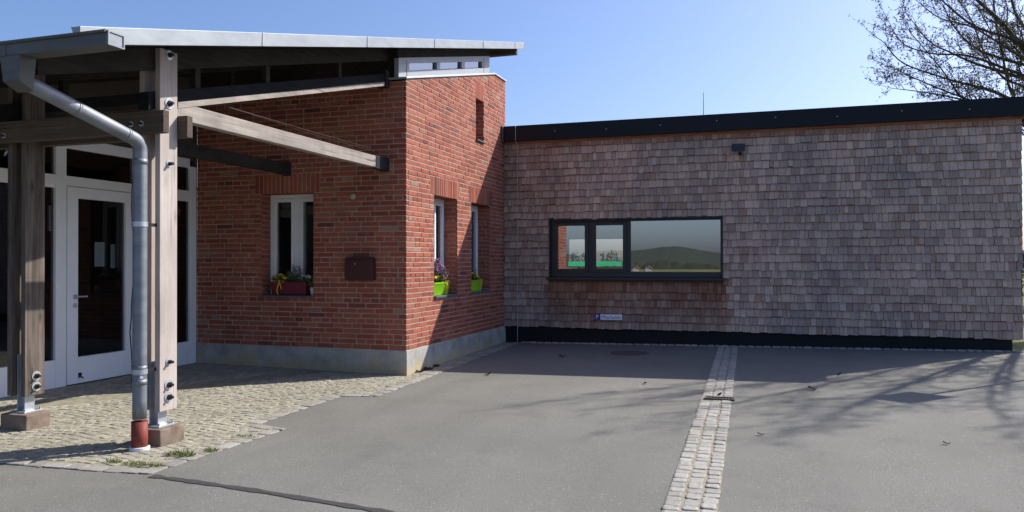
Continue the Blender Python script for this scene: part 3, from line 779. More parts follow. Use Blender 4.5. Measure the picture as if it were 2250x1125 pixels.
# cross beams clamped on both sides of the posts
def bolt(parent, p, axis, rw=.033, out=.022, r=.011):
    mb = MB(); p = Vector(p); a = Vector(axis)
    mb.tube([p, p + a * .006], rw, 18, 0); mb.tube([p + a * .006, p + a * .022], rw * .55, 6, 1); mb.tube([p + a * .022, p + a * (.022 + out)], r, 10, 1)
    mb.build('bolt', [MAT['washer'], MAT['bolt']], parent)
PY0, PY1 = -3.787, -3.608
for y0, y1, xe in ((PY0 - .062, PY0 - .002, -.103), (PY1 + .002, PY1 + .064, -.10)):
    mb = MB(); mb.box(-8, xe, y0, y1, 2.322, 2.488); cb = mb.build('cross_beam', MAT['beamx'], canopy, .005)
    if y0 < PY0:
        for bx in (-.395, -.30, -1.76, -1.66):
            bolt(cb, (bx, y0, 2.395 if bx > -1 else 2.375), (0, -1, 0), .021, .0, .008)
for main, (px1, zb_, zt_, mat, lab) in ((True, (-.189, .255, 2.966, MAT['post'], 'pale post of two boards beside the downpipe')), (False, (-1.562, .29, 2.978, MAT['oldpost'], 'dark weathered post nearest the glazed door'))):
    ya, yb = (PY0, PY1) if main else (-3.741, -3.563)
    mb = MB(); mb.box(px1 - .046, px1, ya, yb, zb_, zt_); mb.box(px1 - .192, px1 - .146, ya, yb, zb_, zt_)
    po = mb.build('post', mat, canopy, .004); po['label'] = lab
    ym = (ya + yb) / 2
    blts = ((2.932, .036), (2.566, .043), (2.111, .028), (.619, .030), (.447, .042), (.355, .042)) if main else ((.445, .040), (.36, .040))
    for bz, rw in blts: bolt(po, (px1, ym + (.0 if main else .01), bz), (1, 0, 0), rw)
    mb = MB(); zb2 = gz(px1, ym)
    mb.box(px1 - .135, px1 - .057, ym - .006, ym + .006, zb2 + .14, .62)
    mb.box(px1 - .137, px1 - .129, ym - .045, ym + .045, zb2 + .14, .62); mb.box(px1 - .063, px1 - .055, ym - .045, ym + .045, zb2 + .14, .62)
    mb.box(px1 - .17, px1 - .01, ym - .085, ym + .085, zb2 + .132, zb2 + .144)
    for (sx, sy) in ((-.155, -.07), (-.025, -.07), (-.155, .07), (-.025, .07)): mb.tube([(px1 + sx, ym + sy, zb2 + .14), (px1 + sx, ym + sy, zb2 + .165)], .009, 6)
    mb.build('steel_foot', MAT['galv'], po, .001)
    mb = MB(); b0 = (-.40, -.145, -3.83, -3.575) if main else (-1.775, -1.495, -3.785, -3.56)
    mb.box(*b0, zb2 - .05, zb2 + .132); mb.build('footing', MAT['footing'], po, .012)

# gutter and downpipe
gut = thing('roof_gutter', (.5, -4.97, 2.62), 'dark zinc box gutter along the front edge of the canopy', 'gutter')
gx1 = .515; ga, gb, gz0, gz1 = -4.97, -4.85, 2.612, 2.69
mb = MB(); th = .004
mb.box(-8, gx1, ga, ga + th, gz0, gz1); mb.box(-8, gx1, gb - th, gb, gz0, gz1 - .01); mb.box(-8, gx1, ga + th, gb - th, gz0, gz0 + th)
mb.tube([(-8, ga - .006, gz1), (gx1, ga - .006, gz1)], .010, 8)
for jx in (-.30, -2.3): mb.box(jx, jx + .05, ga - .003, ga, gz0 - .002, gz1)
mb.build('trough', MAT['gutter'], gut)
mb = MB(); mb.box(gx1, gx1 + .006, ga, gb, gz0 + .002, gz1 + .004)
mb.box(gx1 + .006, gx1 + .012, ga, gb, gz1 - .004, gz1 + .006); mb.box(gx1 + .006, gx1 + .012, ga, gb, gz0, gz0 + .008)
mb.box(gx1 + .006, gx1 + .012, ga, ga + .008, gz0 + .008, gz1 - .004); mb.box(gx1 + .006, gx1 + .012, gb - .008, gb, gz0 + .008, gz1 - .004); mb.build('end_cap', MAT['pipe'], gut)
dp = thing('downpipe', (-.236, -3.93, 0), 'grey zinc downpipe slanting from the gutter to a red standpipe', 'downpipe')
mb = MB(); mb.hexa([(-.29, -4.96, 2.46), (-.16, -4.96, 2.46), (-.16, -4.86, 2.41), (-.29, -4.86, 2.41), (-.305, -4.968, 2.615), (-.145, -4.968, 2.615), (-.145, -4.852, 2.615), (-.305, -4.852, 2.615)])
mb.build('outlet_box', MAT['gutter'], dp, .006)
PX, PYp = -.237, -3.93
P0 = Vector((-.225, -4.90, 2.485)); P1 = Vector((PX, PYp, 2.245))
mb = MB(); arc = []
dd = (P1 - P0).normalized()
for i in range(7):
    t = i / 6; a = P1 - dd * .075; b = P1 + Vector((0, 0, -.075))
    q = a * (1 - t) ** 2 + P1 * 2 * t * (1 - t) + b * t * t; arc.append(q)
mb.tube([P0.lerp(arc[0], i / 8) for i in range(8)] + arc + [Vector((PX, PYp, 2.11 - i * .125)) for i in range(16)], .049, 24)
dpm = mb.build('pipe', MAT['pipe'], dp, smooth=True)
mb = MB()
for t in (.42, .86):
    q = P0.lerp(P1, t); mb = MB(); mb.tube([q - dd * .012, q + dd * .012], .0505, 24); mb.build('sleeve', MAT['pipe'], dp, smooth=True)
for z in (2.10, .60, .50):
    mb = MB(); mb.tube([(PX, PYp, z - .02), (PX, PYp, z + .02)], .0507, 24); mb.build('sleeve', MAT['pipe'], dp, smooth=True)
for z in (1.645, .575):
    mb = MB(); mb.tube([(PX, PYp, z - .018), (PX, PYp, z + .018)], .0535, 24, 0); mb.tube([(PX - .04, PYp + .02, z), (PX - .085, PYp + .02, z)], .014, 8, 1)
    mb.box(PX - .02, PX + .02, PYp + .05, PYp + .15, z - .012, z + .012, 1)
    if z < 1: mb.tube([(PX + .04, PYp - .04, z - .045), (PX + .075, PYp - .06, z - .03)], .012, 8, 0)
    mb.build('clamp', [MAT['galv'], MAT['bolt']], dp)
mb = MB(); mb.tube([(PX, PYp, -.02), (PX, PYp, .215)], .056, 24); mb.build('standpipe', MAT['redpipe'], dp, smooth=True)
mb = MB(); mb.tube([(PX, PYp, -.01), (PX, PYp, .034)], .070, 24); mb.build('collar_ring', MAT['collar'], dp, .004)
mb = MB(); pts = [(PX - .07, PYp + .01, 2.1)]
for i in range(14):
    z = 2.0 - i * .115; pts.append((PX - .075 - .014 * math.sin(i * .9) - (.02 if i > 9 else 0), PYp + .012, z))
pts += [(PX - .06, PYp, .40), (PX - .04, PYp - .01, .33)]
mb.tube(pts, .0045, 6)
tag(mb.build('cable', MAT['cable']), 'thin black cable hanging down behind the zinc downpipe', 'cable')

# ------------------------------------------------------------------ glazed entrance front
FX = -3.04; FZ = .042
ent = thing('glazed_porch', (FX, -2, FZ), 'white framed glazed entrance front with a glass door under the canopy', 'entrance')
def xb(mb, y0, y1, z0, z1, d0=.0, d1=.07): mb.box(FX - d1, FX - d0, y0, y1, z0, z1)
ZT = 3.6
mb = MB()
yL = -6.4
posts = [(-.13, -.012), (-1.075, -.985), (-2.15, -2.018), (-3.35, -3.24), (-4.5, -4.4), (-5.6, -5.5)]
for a, b in posts: xb(mb, a, b, FZ - .05, 2.62)
posts_s = sorted(posts)
for (a, b), (c2, d2) in zip(posts_s[:-1], posts_s[1:]):
    door = abs(c2 + 1.075) < .01
    xb(mb, b, c2, 2.192, 2.30, .003, .067)
    if not door:
        xb(mb, b, c2, FZ - .05, .335, .003, .067)
        xb(mb, b, c2, 2.16, 2.192, .012, .06)
xb(mb, -5.5, -.13, 2.60, 2.72, .004, .07)
mb.build('frame', MAT['white'], ent, .004)
for (a, b), (c2, d2) in zip(posts_s[:-1], posts_s[1:]):
    if abs(c2 + 1.075) > .01:
        mb = MB(); mb.quad((FX - .035, b - .01, .32), (FX - .035, c2 + .01, .32), (FX - .035, c2 + .01, 2.18), (FX - .035, b - .01, 2.18)); mb.build('pane', MAT['glass_dark'], ent, recalc=False)
    mb = MB(); mb.quad((FX - .035, b - .01, 2.29), (FX - .035, c2 + .01, 2.29), (FX - .035, c2 + .01, 2.61), (FX - .035, b - .01, 2.61)); mb.build('fanlight', MAT['glass_dark'], ent, recalc=False)
mb = MB(); da, db = -2.013, -1.08
def db_(a, b, z0, z1): xb(mb, a, b, z0, z1, -.012, .05)
db_(da, da + .135, FZ + .008, 2.187); db_(db - .135, db, FZ + .008, 2.187); db_(da + .135, db - .135, 2.066, 2.187); db_(da + .135, db - .135, FZ + .008, .335)
door = mb.build('door', MAT['white'], ent, .004)
mb = MB(); mb.quad((FX - .02, da + .12, .32), (FX - .02, db - .12, .32), (FX - .02, db - .12, 2.08), (FX - .02, da + .12, 2.08)); mb.build('pane', MAT['glass_dark'], door, recalc=False)
for hz in (.30, 1.10, 1.95):
    mb = MB(); mb.tube([(FX + .018, db - .004, hz - .05), (FX + .018, db - .004, hz + .05)], .011, 10); mb.build('hinge', MAT['galv'], door)
mb = MB(); hy = -1.92
mb.tube([(FX + .012, hy, .995), (FX + .020, hy, .995)], .028, 16); mb.tube([(FX + .02, hy, .995), (FX + .06, hy, .995)], .010, 10); mb.tube([(FX + .06, hy - .005, .995), (FX + .06, hy + .115, .995)], .010, 10)
mb.build('handle', MAT['galv'], door)
mb = MB(); mb.tube([(FX + .012, hy, .90), (FX + .020, hy, .90)], .027, 16); mb.build('lock', MAT['washer'], door)
mb = MB(); mb.box(FX + .012, FX + .03, -1.875, -1.845, .115, .165); mb.tube([(FX + .03, -1.86, .125), (FX + .055, -1.845, .105)], .008, 8); mb.build('door_stop', MAT['bolt'], door)
mb = MB()
mb.quad((-7.6, -6.4, FZ), (FX - .08, -6.4, FZ), (FX - .08, 0, FZ), (-7.6, 0, FZ))
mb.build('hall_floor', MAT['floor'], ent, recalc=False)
mb = MB()
mb.quad((-7.6, -6.4, FZ), (-7.6, .2, FZ), (-7.6, .2, 4), (-7.6, -6.4, 4))
mb.quad((-7.6, -6.4, FZ), (FX - .08, -6.4, FZ), (FX - .08, -6.4, 2.68), (-7.6, -6.4, 2.68))
mb.quad((-7.6, .0, FZ), (FX, .0, FZ), (FX, .0, 4), (-7.6, .0, 4))
mb.quad((-7.6, -6.4, 2.69), (FX - .08, -6.4, 2.69), (FX - .08, 0, 2.69), (-7.6, 0, 2.69))
mb.prism([(FX - .08, -6.4, 2.70), (FX - .08, -.01, 2.70), (FX - .08, -.01, zroof(-.01) + .015), (FX - .08, -4.9, zroof(-4.9) + .015)], (.02, 0, 0))
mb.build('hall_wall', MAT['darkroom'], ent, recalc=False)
# notices seen behind the door glass
for (y0, y1, z0, z1, lab) in ((-1.50, -1.36, 1.32, 1.60, 'white notice sheet hanging behind the door glass'), (-1.27, -1.20, 1.30, 1.58, 'narrow notice sheet at the right edge of the door glass')):
    mb = MB(); mb.box(FX - .16, FX - .158, y0, y1, z0, z1); tag(mb.build('notice_sheet', MAT['paper']), lab, 'notice', 'notices behind the glass')
t = thing('picture_frame', (FX - .5, -1.65, 1.8), 'dark framed picture in the hall behind the door glass', 'picture')
mb = MB(); y0, y1, z0, z1, xx = -1.86, -1.50, 1.72, 2.0, FX - .45
mb.box(xx, xx + .02, y0, y1, z0, z0 + .03); mb.box(xx, xx + .02, y0, y1, z1 - .03, z1); mb.box(xx, xx + .02, y0, y0 + .03, z0 + .03, z1 - .03); mb.box(xx, xx + .02, y1 - .03, y1, z0 + .03, z1 - .03); mb.build('frame', MAT['white'], t)
mb = MB(); mb.box(xx, xx + .008, y0 + .03, y1 - .03, z0 + .03, z1 - .03); mb.build('print', MAT['cabinet'], t)
for (y, z, lab) in ((-.21, 2.03, 'orange paper star hanging in the narrow window beside the brick wall'),):
    mb = MB(); cx = FX - .14; pts = []
    for k in range(10):
        a = math.pi * k / 5 + .3; r = .075 if k % 2 == 0 else .032; pts.append((cx, y + r * math.cos(a), z + r * math.sin(a)))
    mb.prism(pts, (.012, 0, 0)); mb.tube([(cx + .006, y, z + .07), (cx + .006, y, z + .2)], .0015, 5)
    tag(mb.build('paper_star', MAT['orangeglow']), lab, 'paper star')

# ------------------------------------------------------------------ shingled building
SH = thing('shingled_building', (3.7, 6.3, 0), 'flat roofed annex clad in weathered grey wood shingles', 'building')
XR = 7.42; ZS0, ZS1 = .304, 3.35
SW = (.7706, 3.5025, 1.075, 2.055)
mb = MB(); attr = []
pitch_ = .1168
rr = random.Random(5)
z = ZS0; row = 0
while z < ZS1:
    x = .004 - rr.uniform(0, .06)
    while x < XR + .01:
        w = rr.choice((.050, .060, .07, .08, .088, .10, .12)) + rr.uniform(-.008, .008)
        a, b = max(x + .002, .004), min(x + w - .002, XR + .012); x += w
        segs = [(a, b)]
        if SW[2] - .05 < z + .05 and z + .02 < SW[3]:
            segs = [(p, q) for p, q in ((a, min(b, SW[0])), (max(a, SW[1]), b)) if q - p > .01]
        for p, q in segs:
            if q - p < .015: continue
            zb_ = z + rr.uniform(-.007, .007) + .005 * math.sin(x * 2.3 + row * 1.7) + (rr.uniform(-.012, .012) if rr.random() < .12 else 0); zt_ = min(z + pitch_ * 1.30, ZS1 + .05)
            if SW[0] < (p + q) / 2 < SW[1] and z < SW[2]: zt_ = min(zt_, SW[2])
            ob = .034 + rr.uniform(-.006, .008); tb_ = rr.uniform(-.004, .004) * (2 if rr.random() < .15 else 1)
            zm = min(z + pitch_ * .84, zt_ - .001); ym = W - ob + (ob - .002) * (zm - z) / (zt_ - z)
            y0_ = W - ob; y1_ = W - .002; e0, e1 = rr.uniform(-.003, .003), rr.uniform(-.003, .003)
            vs = [(p, y0_ + tb_, zb_ + e0), (q, y0_ - tb_, zb_ + e1), (q, ym, zm), (p, ym, zm), (q, y1_, zt_), (p, y1_, zt_), (p, W + .004, zb_ + e0), (q, W + .004, zb_ + e1), (q, W + .004, zt_), (p, W + .004, zt_)]
            mb.add(vs, [(0, 1, 2, 3), (3, 2, 4, 5), (0, 1, 7, 6), (1, 7, 8, 4, 2), (0, 3, 5, 9, 6)])
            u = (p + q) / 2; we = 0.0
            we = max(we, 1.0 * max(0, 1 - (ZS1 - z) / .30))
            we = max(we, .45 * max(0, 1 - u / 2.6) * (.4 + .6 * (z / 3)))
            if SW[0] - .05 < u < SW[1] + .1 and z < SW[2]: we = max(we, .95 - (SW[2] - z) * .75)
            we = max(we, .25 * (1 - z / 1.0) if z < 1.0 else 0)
            we = max(0, min(1, we + rr.uniform(-.12, .12))); attr += [we] * 4 + [we + 1.6] * 2 + [1.6] * 4  # real weathering, plus a painted shade line at each shingle's top
    z += pitch_; row += 1
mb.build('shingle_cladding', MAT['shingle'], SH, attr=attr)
mb = MB(); rr = random.Random(6)     # right end face of the cladding
z = ZS0
while z < ZS1:
    y = W - .012
    while y < W + 2.0:
        w = rr.uniform(.08, .14); mb.add([(XR + .014, y, z), (XR + .014, y + w - .003, z), (XR + .003, y + w - .003, z + .15), (XR + .003, y, z + .15)], [(0, 1, 2, 3)]); y += w
    z += pitch_
mb.build('side_cladding', MAT['shingle'], SH, recalc=False)
mb = MB()
holed(mb, fr_shing, 0, XR, ZS0, ZS1 + .2, [SW], None, (), .003)
mb.quad((XR, W, ZS0), (XR, 9.2, ZS0), (XR, 9.2, 3.55), (XR, W, 3.55)); mb.quad((-2, 9.21, 0), (-.3, 9.21, 0), (-.3, 9.21, 3.55), (-2, 9.21, 3.55))
mb.quad((1.25, 9.21, 0), (XR, 9.21, 0), (XR, 9.21, 3.55), (1.25, 9.21, 3.55)); mb.quad((-.3, 9.21, 0), (1.25, 9.21, 0), (1.25, 9.21, 1.0), (-.3, 9.21, 1.0)); mb.quad((-.3, 9.21, 1.915), (1.25, 9.21, 1.915), (1.25, 9.21, 3.55), (-.3, 9.21, 3.55))
mb.build('sheathing', MAT['cabinet'], SH, recalc=False)
mb = MB(); mb.box(.012, XR - .10, W + .03, W + .25, -.1, ZS0 + .03); mb.box(XR - .3, XR - .10, W + .25, 9.2, -.1, ZS0 + .03); mb.build('plinth', MAT['plinth'], SH, .004)
mb = MB()       # roof edge
zl, zr_ = 3.578, 3.580
mb.box(.03, XR + .20, W - .13, W - .10, 3.336, 3.579); mb.box(.03, XR + .20, W - .10, 9.3, 3.555, 3.585); mb.box(XR + .17, XR + .20, W - .10, 9.3, 3.336, 3.555)
mb.box(.03, XR + .17, W - .10, W - .02, 3.342, 3.352)
mb.box(.03, XR + .202, W - .134, W - .06, 3.579, 3.587)
fas = mb.build('roof_fascia', MAT['slate'], SH, .003)
for i in range(9):
    xr_ = .9 + i * .84; zr2 = 3.47 + rnd.uniform(-.02, .02)
    mb = MB(); mb.tube([(xr_, W - .1345, zr2), (xr_, W - .1295, zr2)], .007, 8); mb.build('rivet', MAT['galv'], fas)
mb = MB(); mb.box(.0235, .03, W - .17, W + .05, 3.33, 3.60); mb.hexa([(.012, W - .16, 3.34), (.03, W - .133, 3.34), (.03, W + .05, 3.34), (.012, W + .05, 3.34), (.012, W - .16, 3.61), (.03, W - .133, 3.585), (.03, W + .05, 3.585), (.012, W + .05, 3.61)])
mb.build('flashing', MAT['pipe'], SH)
mb = MB(); mb.box(.02, XR + .10, W - .028, W + .01, 3.30, 3.341); mb.build('eave_batten', MAT['soffit'], SH)
# long window
mb = MB(); a0, a1, z0, z1 = SW[0], SW[1], 1.125, SW[3]
def sb_(u0, u1, d0, d1, v0, v1, m=None): fbox(m or mb, fr_shing, u0, u1, d0, d1, v0, v1)
sb_(a0, a0 + .022, -.03, .10, SW[2], z1); sb_(a1 - .022, a1, -.03, .10, SW[2], z1); sb_(a0 + .022, a1 - .022, -.03, .10, z1 - .022, z1)
i0, i1 = a0 + .022, a1 - .022
sb_(i0, i0 + .05, .04, .10, z0, z1 - .022); sb_(i1 - .02, i1, .04, .10, z0, z1 - .022); sb_(i0 + .05, i1 - .02, .04, .10, z1 - .05, z1 - .022); sb_(i0 + .05, i1 - .02, .04, .10, SW[2] + .04, 1.205)
sb_(1.415, 1.47, .04, .10, 1.205, z1 - .05); sb_(2.03, 2.09, .04, .10, 1.205, z1 - .05)
sw = mb.build('long_window', MAT['black'], SH, .003)
for (u0, u1) in ((.842, 1.415), (1.47, 2.03)):     # opening sashes
    mb = MB(); f = .062
    sb_(u0, u0 + f, .022, .08, 1.20, 1.995); sb_(u1 - f, u1, .022, .08, 1.20, 1.995); sb_(u0 + f, u1 - f, .022, .08, 1.945, 1.995); sb_(u0 + f, u1 - f, .022, .08, 1.20, 1.252)
    mb.build('sash', MAT['black'], sw, .003)
    mb = MB(); e_ = .0033 if u0 < 1 else 0; mb.quad(fr_shing(u0 + .05, .05 + e_, 1.24), fr_shing(u1 - .05, .05 - e_, 1.24), fr_shing(u1 - .05, .05 - e_, 1.96), fr_shing(u0 + .05, .05 + e_, 1.96)); mb.build('pane', MAT['glass_new'], sw, recalc=False)
mb = MB(); mb.quad(fr_shing(2.085, .06, 1.20), fr_shing(3.465, .06, 1.20), fr_shing(3.465, .06, 2.01), fr_shing(2.085, .06, 2.01)); mb.build('pane', MAT['glass_new'], sw, recalc=False)
mb = MB(); sb_(a0 - .03, a1 + .03, -.075, .04, 1.075, 1.112); mb.build('sill', MAT['black'], sw, .004)
# room behind
mb = MB(); Y9 = 9.0
mb.quad((-2, W + .3, .25), (XR - .1, W + .3, .25), (XR - .1, Y9, .25), (-2, Y9, .25)); mb.build('room_floor', MAT['floor'], SH, recalc=False)
mb = MB()
mb.quad((-2, W + .3, 2.9), (XR - .1, W + .3, 2.9), (XR - .1, Y9, 2.9), (-2, Y9, 2.9))
mb.quad((-2, W + .3, .25), (-2, Y9, .25), (-2, Y9, 2.9), (-2, W + .3, 2.9)); mb.quad((XR - .1, W + .3, .25), (XR - .1, Y9, .25), (XR - .1, Y9, 2.9), (XR - .1, W + .3, 2.9))
OW = (-.23, 1.17, 1.0, 1.91)
holed(mb, lambda u, d, v: (u, Y9, v), -2, XR - .1, .25, 2.9, [OW], None, (), 0)
holed(mb, lambda u, d, v: (u, W + .12, v), 0, XR - .1, .25, 2.9, [(SW[0] + .01, SW[1] - .01, SW[2], SW[3])], None, (), 0)
mb.build('room_wall', MAT['plaster'], SH, recalc=False)
mb = MB()
for a, b, c2, d2 in ((OW[0] - .05, OW[0] + .03, 1.0, 1.95), (OW[1] - .03, OW[1] + .05, 1.0, 1.95), (OW[0] + .03, OW[1] - .03, 1.88, 1.95), (OW[0] + .03, OW[1] - .03, .95, 1.03)): mb.box(a, b, Y9 + .02, Y9 + .08, c2, d2)
bwn = mb.build('rear_window', MAT['black'], SH)
mb = MB(); mb.quad((OW[0], Y9 + .05, 1.0), (OW[1], Y9 + .05, 1.0), (OW[1], Y9 + .05, 1.9), (OW[0], Y9 + .05, 1.9)); mb.build('pane', MAT['glass_clear'], bwn, recalc=False)
# paper meadow on the rear window
t = thing('paper_meadow', (.45, Y9, 1.3), 'green paper meadow with paper flowers on the rear window of the annex', 'decoration')
mb = MB(); pts = [(OW[0] + .02, Y9 - .01, 1.27)]
for i in range(30): pts.append((OW[0] + .02 + (OW[1] - OW[0] - .04) * i / 29, Y9 - .01, 1.262 + .008 * math.sin(i * 1.7)))
pts = pts[1:] + [(OW[1] - .02, Y9 - .01, 1.37), (OW[0] + .02, Y9 - .01, 1.37)]
mb.prism(pts, (0, .003, 0)); mb.build('paper_grass', MAT['green'], t)
mb = MB(); mb.box(OW[0] + .02, OW[1] - .02, Y9 - .012, Y9 - .005, 1.0, 1.25); mb.build('ground_view_sheet', MAT['ground_stand_in'], t)  # added brown sheet standing in for the ground outside the window
for i, (u, h, kind) in enumerate(((-.16, .04, 1), (.04, .15, 0), (.14, .07, 0), (.40, .14, 0), (.56, .15, 2), (.74, .06, 1), (.88, .2, 0), (1.02, .09, 0))):
    mb = MB(); mb.tube([(u, Y9 - .012, 1.36), (u + .02, Y9 - .012, 1.36 + h * .6), (u, Y9 - .012, 1.36 + h)], .008, 5, 0)
    mb.tube([(u, Y9 - .016, 1.37 + h), (u, Y9 - .008, 1.37 + h)], .026, 8, 1); mb.build('paper_flower', [MAT['papert'], (MAT['papert'], MAT['yellowt'], MAT['orange'])[kind]], t, recalc=False)
t = thing('cupboard', (3.35, 7.4, .25), 'dark cupboard standing in the room behind the long window', 'cupboard')
mb = MB(); mb.box(3.0, 4.4, 7.0, 7.6, .25, 1.75); mb.build('carcass', MAT['cabinet'], t, .01)
for q in (3.02, 3.72):
    mb = MB(); mb.box(q, q + .66, 6.975, 6.998, .32, 1.72); dr = mb.build('door', MAT['cabinet'], t, .006)
    mb = MB(); mb.tube([(q + (.6 if q < 3.5 else .06), 6.96, .95), (q + (.6 if q < 3.5 else .06), 6.96, 1.1)], .008, 6); mb.build('handle', MAT['galv'], dr)

# ------------------------------------------------------------------ small fittings on the walls
t = thing('floodlight', (3.73, W - .02, 3.07), 'black outdoor floodlight with sensor on the shingled wall', 'floodlight')
mb = MB(); mb.hexa([(3.635, W - .17, 3.005), (3.825, W - .17, 3.005), (3.825, W - .06, 3.03), (3.635, W - .06, 3.03), (3.635, W - .15, 3.115), (3.825, W - .15, 3.115), (3.825, W - .06, 3.135), (3.635, W - .06, 3.135)])
for i in range(5): mb.box(3.65 + i * .04, 3.656 + i * .04, W - .06, W - .056, 3.03, 3.13)
mb.build('housing', MAT['black'], t, .006)
mb = MB(); mb.box(3.70, 3.76, W - .056, W + .0, 3.04, 3.12); mb.build('bracket', MAT['black'], t, .003)
mb = MB(); mb.tube([(3.757, W - .10, 3.01), (3.757, W - .10, 2.985)], .02, 12); mb.tube([(3.757, W - .10, 2.985), (3.757, W - .105, 2.965), (3.757, W - .107, 2.955)], [.034, .034, .018], 14); mb.build('sensor', MAT['black'], t)
t = thing('parking_sign', (1.75, W - .025, .49), 'small blue and white parking sign reading P Mitarbeiter', 'sign')
mb = MB(); ys = W - .056; mb.box(1.529, 1.975, ys, ys + .006, .440, .540); mb.build('backplate', MAT['signblue'], t, .001)
mb = MB(); mb.box(1.622, 1.968, ys - .0015, ys - .0002, .447, .533); mb.build('white_field', MAT['signwhite'], t)
def lettering(txt, x, z, size, mat, parent, sx=1.0, name='lettering'):
    cu = bpy.data.curves.new(name, 'FONT'); cu.body = txt; cu.size = size; cu.extrude = 0.0; cu.fill_mode = 'FRONT'; cu.offset = 0.0
    cu.space_character = 1.03
    tmp = bpy.data.objects.new(name + '_src', cu); COL.objects.link(tmp)
    bpy.context.view_layer.update()
    me = bpy.data.meshes.new_from_object(tmp.evaluated_get(bpy.context.evaluated_depsgraph_get()))
    bpy.data.objects.remove(tmp)
    o0 = Vector(ORG[parent.as_pointer()])
    for v in me.vertices: v.co = Vector((x + v.co.x * sx, ys - .0024 - v.co.z, z + v.co.y)) - o0
    me.materials.clear(); me.materials.append(mat)
    o = bpy.data.objects.new(name, me); COL.objects.link(o); o.parent = parent; return o
lettering('P', 1.548, .459, .092, MAT['signwhite'], t, .95)
lt = lettering('Mitarbeiter', 1.636, .463, .079, MAT['signblue'], t, 1.0)
mxx = max(v.co.x for v in lt.data.vertices); mnx = min(v.co.x for v in lt.data.vertices); kx = .318 / (mxx - mnx)
for v in lt.data.vertices: v.co.x = mnx + (v.co.x - mnx) * kx
t = thing('mailbox', (-.59, -.06, 1.28), 'dark red metal mailbox on the shaded brick wall', 'mailbox')
mb = MB(); x0, x1, z0, z1 = -.775, -.405, 1.144, 1.427; pts = []
for (cx, cz, a0_) in ((x1 - .04, z1 - .04, 0), (x0 + .04, z1 - .04, 90)):
    for k in range(6): a = R(a0_ + 18 * k); pts.append((cx + .04 * math.cos(a), -.11, cz + .04 * math.sin(a)))
pts += [(x0, -.11, z0), (x1, -.11, z0)]
mb.prism(pts, (0, .108, 0)); mb.build('body', MAT['mailbox'], t, .004)
mb = MB(); mb.box(x0 + .01, x1 - .01, -.122, -.111, z1 - .075, z1 - .03); mb.build('flap', MAT['mailbox'], t, .004)
mb = MB(); mb.tube([(-.63, -.118, 1.345), (-.63, -.111, 1.345)], .008, 10); mb.build('lock', MAT['galv'], t)
mb = MB(); mb.tube([(-.715, -.0, 2.172), (-.715, -.03, 2.172), (-.715, -.045, 2.172)], [.036, .036, .022], 18)
tag(mb.build('wall_sensor', MAT['cream']), 'small round cream fitting high on the shaded brick wall', 'wall fitting')
t = thing('lightning_conductor', (.245, W - .05, 0), 'thin lightning conductor wire running down the shingled wall beside the brick', 'lightning conductor')
mb = MB(); xw = .245
mb.tube([(xw, W + .1, 3.60), (xw, W - .13, 3.60), (xw, W - .148, 3.57), (xw, W - .148, 3.35), (xw, W - .05, 3.25), (xw, W - .056, 2.0), (xw, W - .056, .80)], .004, 6); mb.build('wire', MAT['wire'], t)
mb = MB(); mb.tube([(xw, W - .056, .80), (xw, W - .056, .0)], .0048, 8); mb.build('earth_rod', MAT['wire'], t)
mb = MB(); mb.box(xw - .014, xw + .014, W - .06, W - .03, .75, .81); mb.build('clamp', MAT['galv'], t, .003)
for x, y, h, lab in ((3.201, W + .25, .42, 'thin lightning rod on the flat roof edge above the long window'), (8.0 - .62, W + .5, .45, 'thin lightning rod at the right end of the flat roof')):
    t = thing('lightning_rod', (x, y, 3.585), lab, 'lightning rod', 'lightning rods on the flat roof')
    mb = MB(); mb.tube([(x, y, 3.585), (x, y, 3.585 + h)], [.006, .004], 6); mb.build('rod', MAT['gutter'], t)
    mb = MB(); mb.tube([(x, y, 3.585), (x, y, 3.64)], [.09, .07], 12); mb.build('foot', MAT['concrete'], t)

# ------------------------------------------------------------------ window boxes
def leaf_card(mb, p, d, l, w, mi=0):
    d = Vector(d).normalized(); s = d.cross(Vector((rnd.uniform(-1, 1), rnd.uniform(-1, 1), rnd.uniform(-1, 1)))).normalized(); up = s.cross(d)
    p = Vector(p); mb.add([p, p + d * l * .5 + s * w / 2 + up * l * .06, p + d * l, p + d * l * .5 - s * w / 2 + up * l * .06], [(0, 1, 2, 3)], mi)
def blossom(mb, c, r, n=5):
    c = Vector(c); nd = Vector((rnd.uniform(-.6, .9), rnd.uniform(-.9, .4), rnd.uniform(.1, 1))).normalized(); a = nd.orthogonal().normalized(); b = nd.cross(a)
    ring = []; o = rnd.random() * 6
    for k in range(n * 2):
        t = o + math.pi * k / n; q = r if k % 2 == 0 else r * .72; ring.append(c + (a * math.cos(t) + b * math.sin(t)) * q + nd * r * .15)
    mb.add([c - nd * r * .15] + ring, [(0, 1 + k, 1 + (k + 1) % (n * 2)) for k in range(n * 2)])
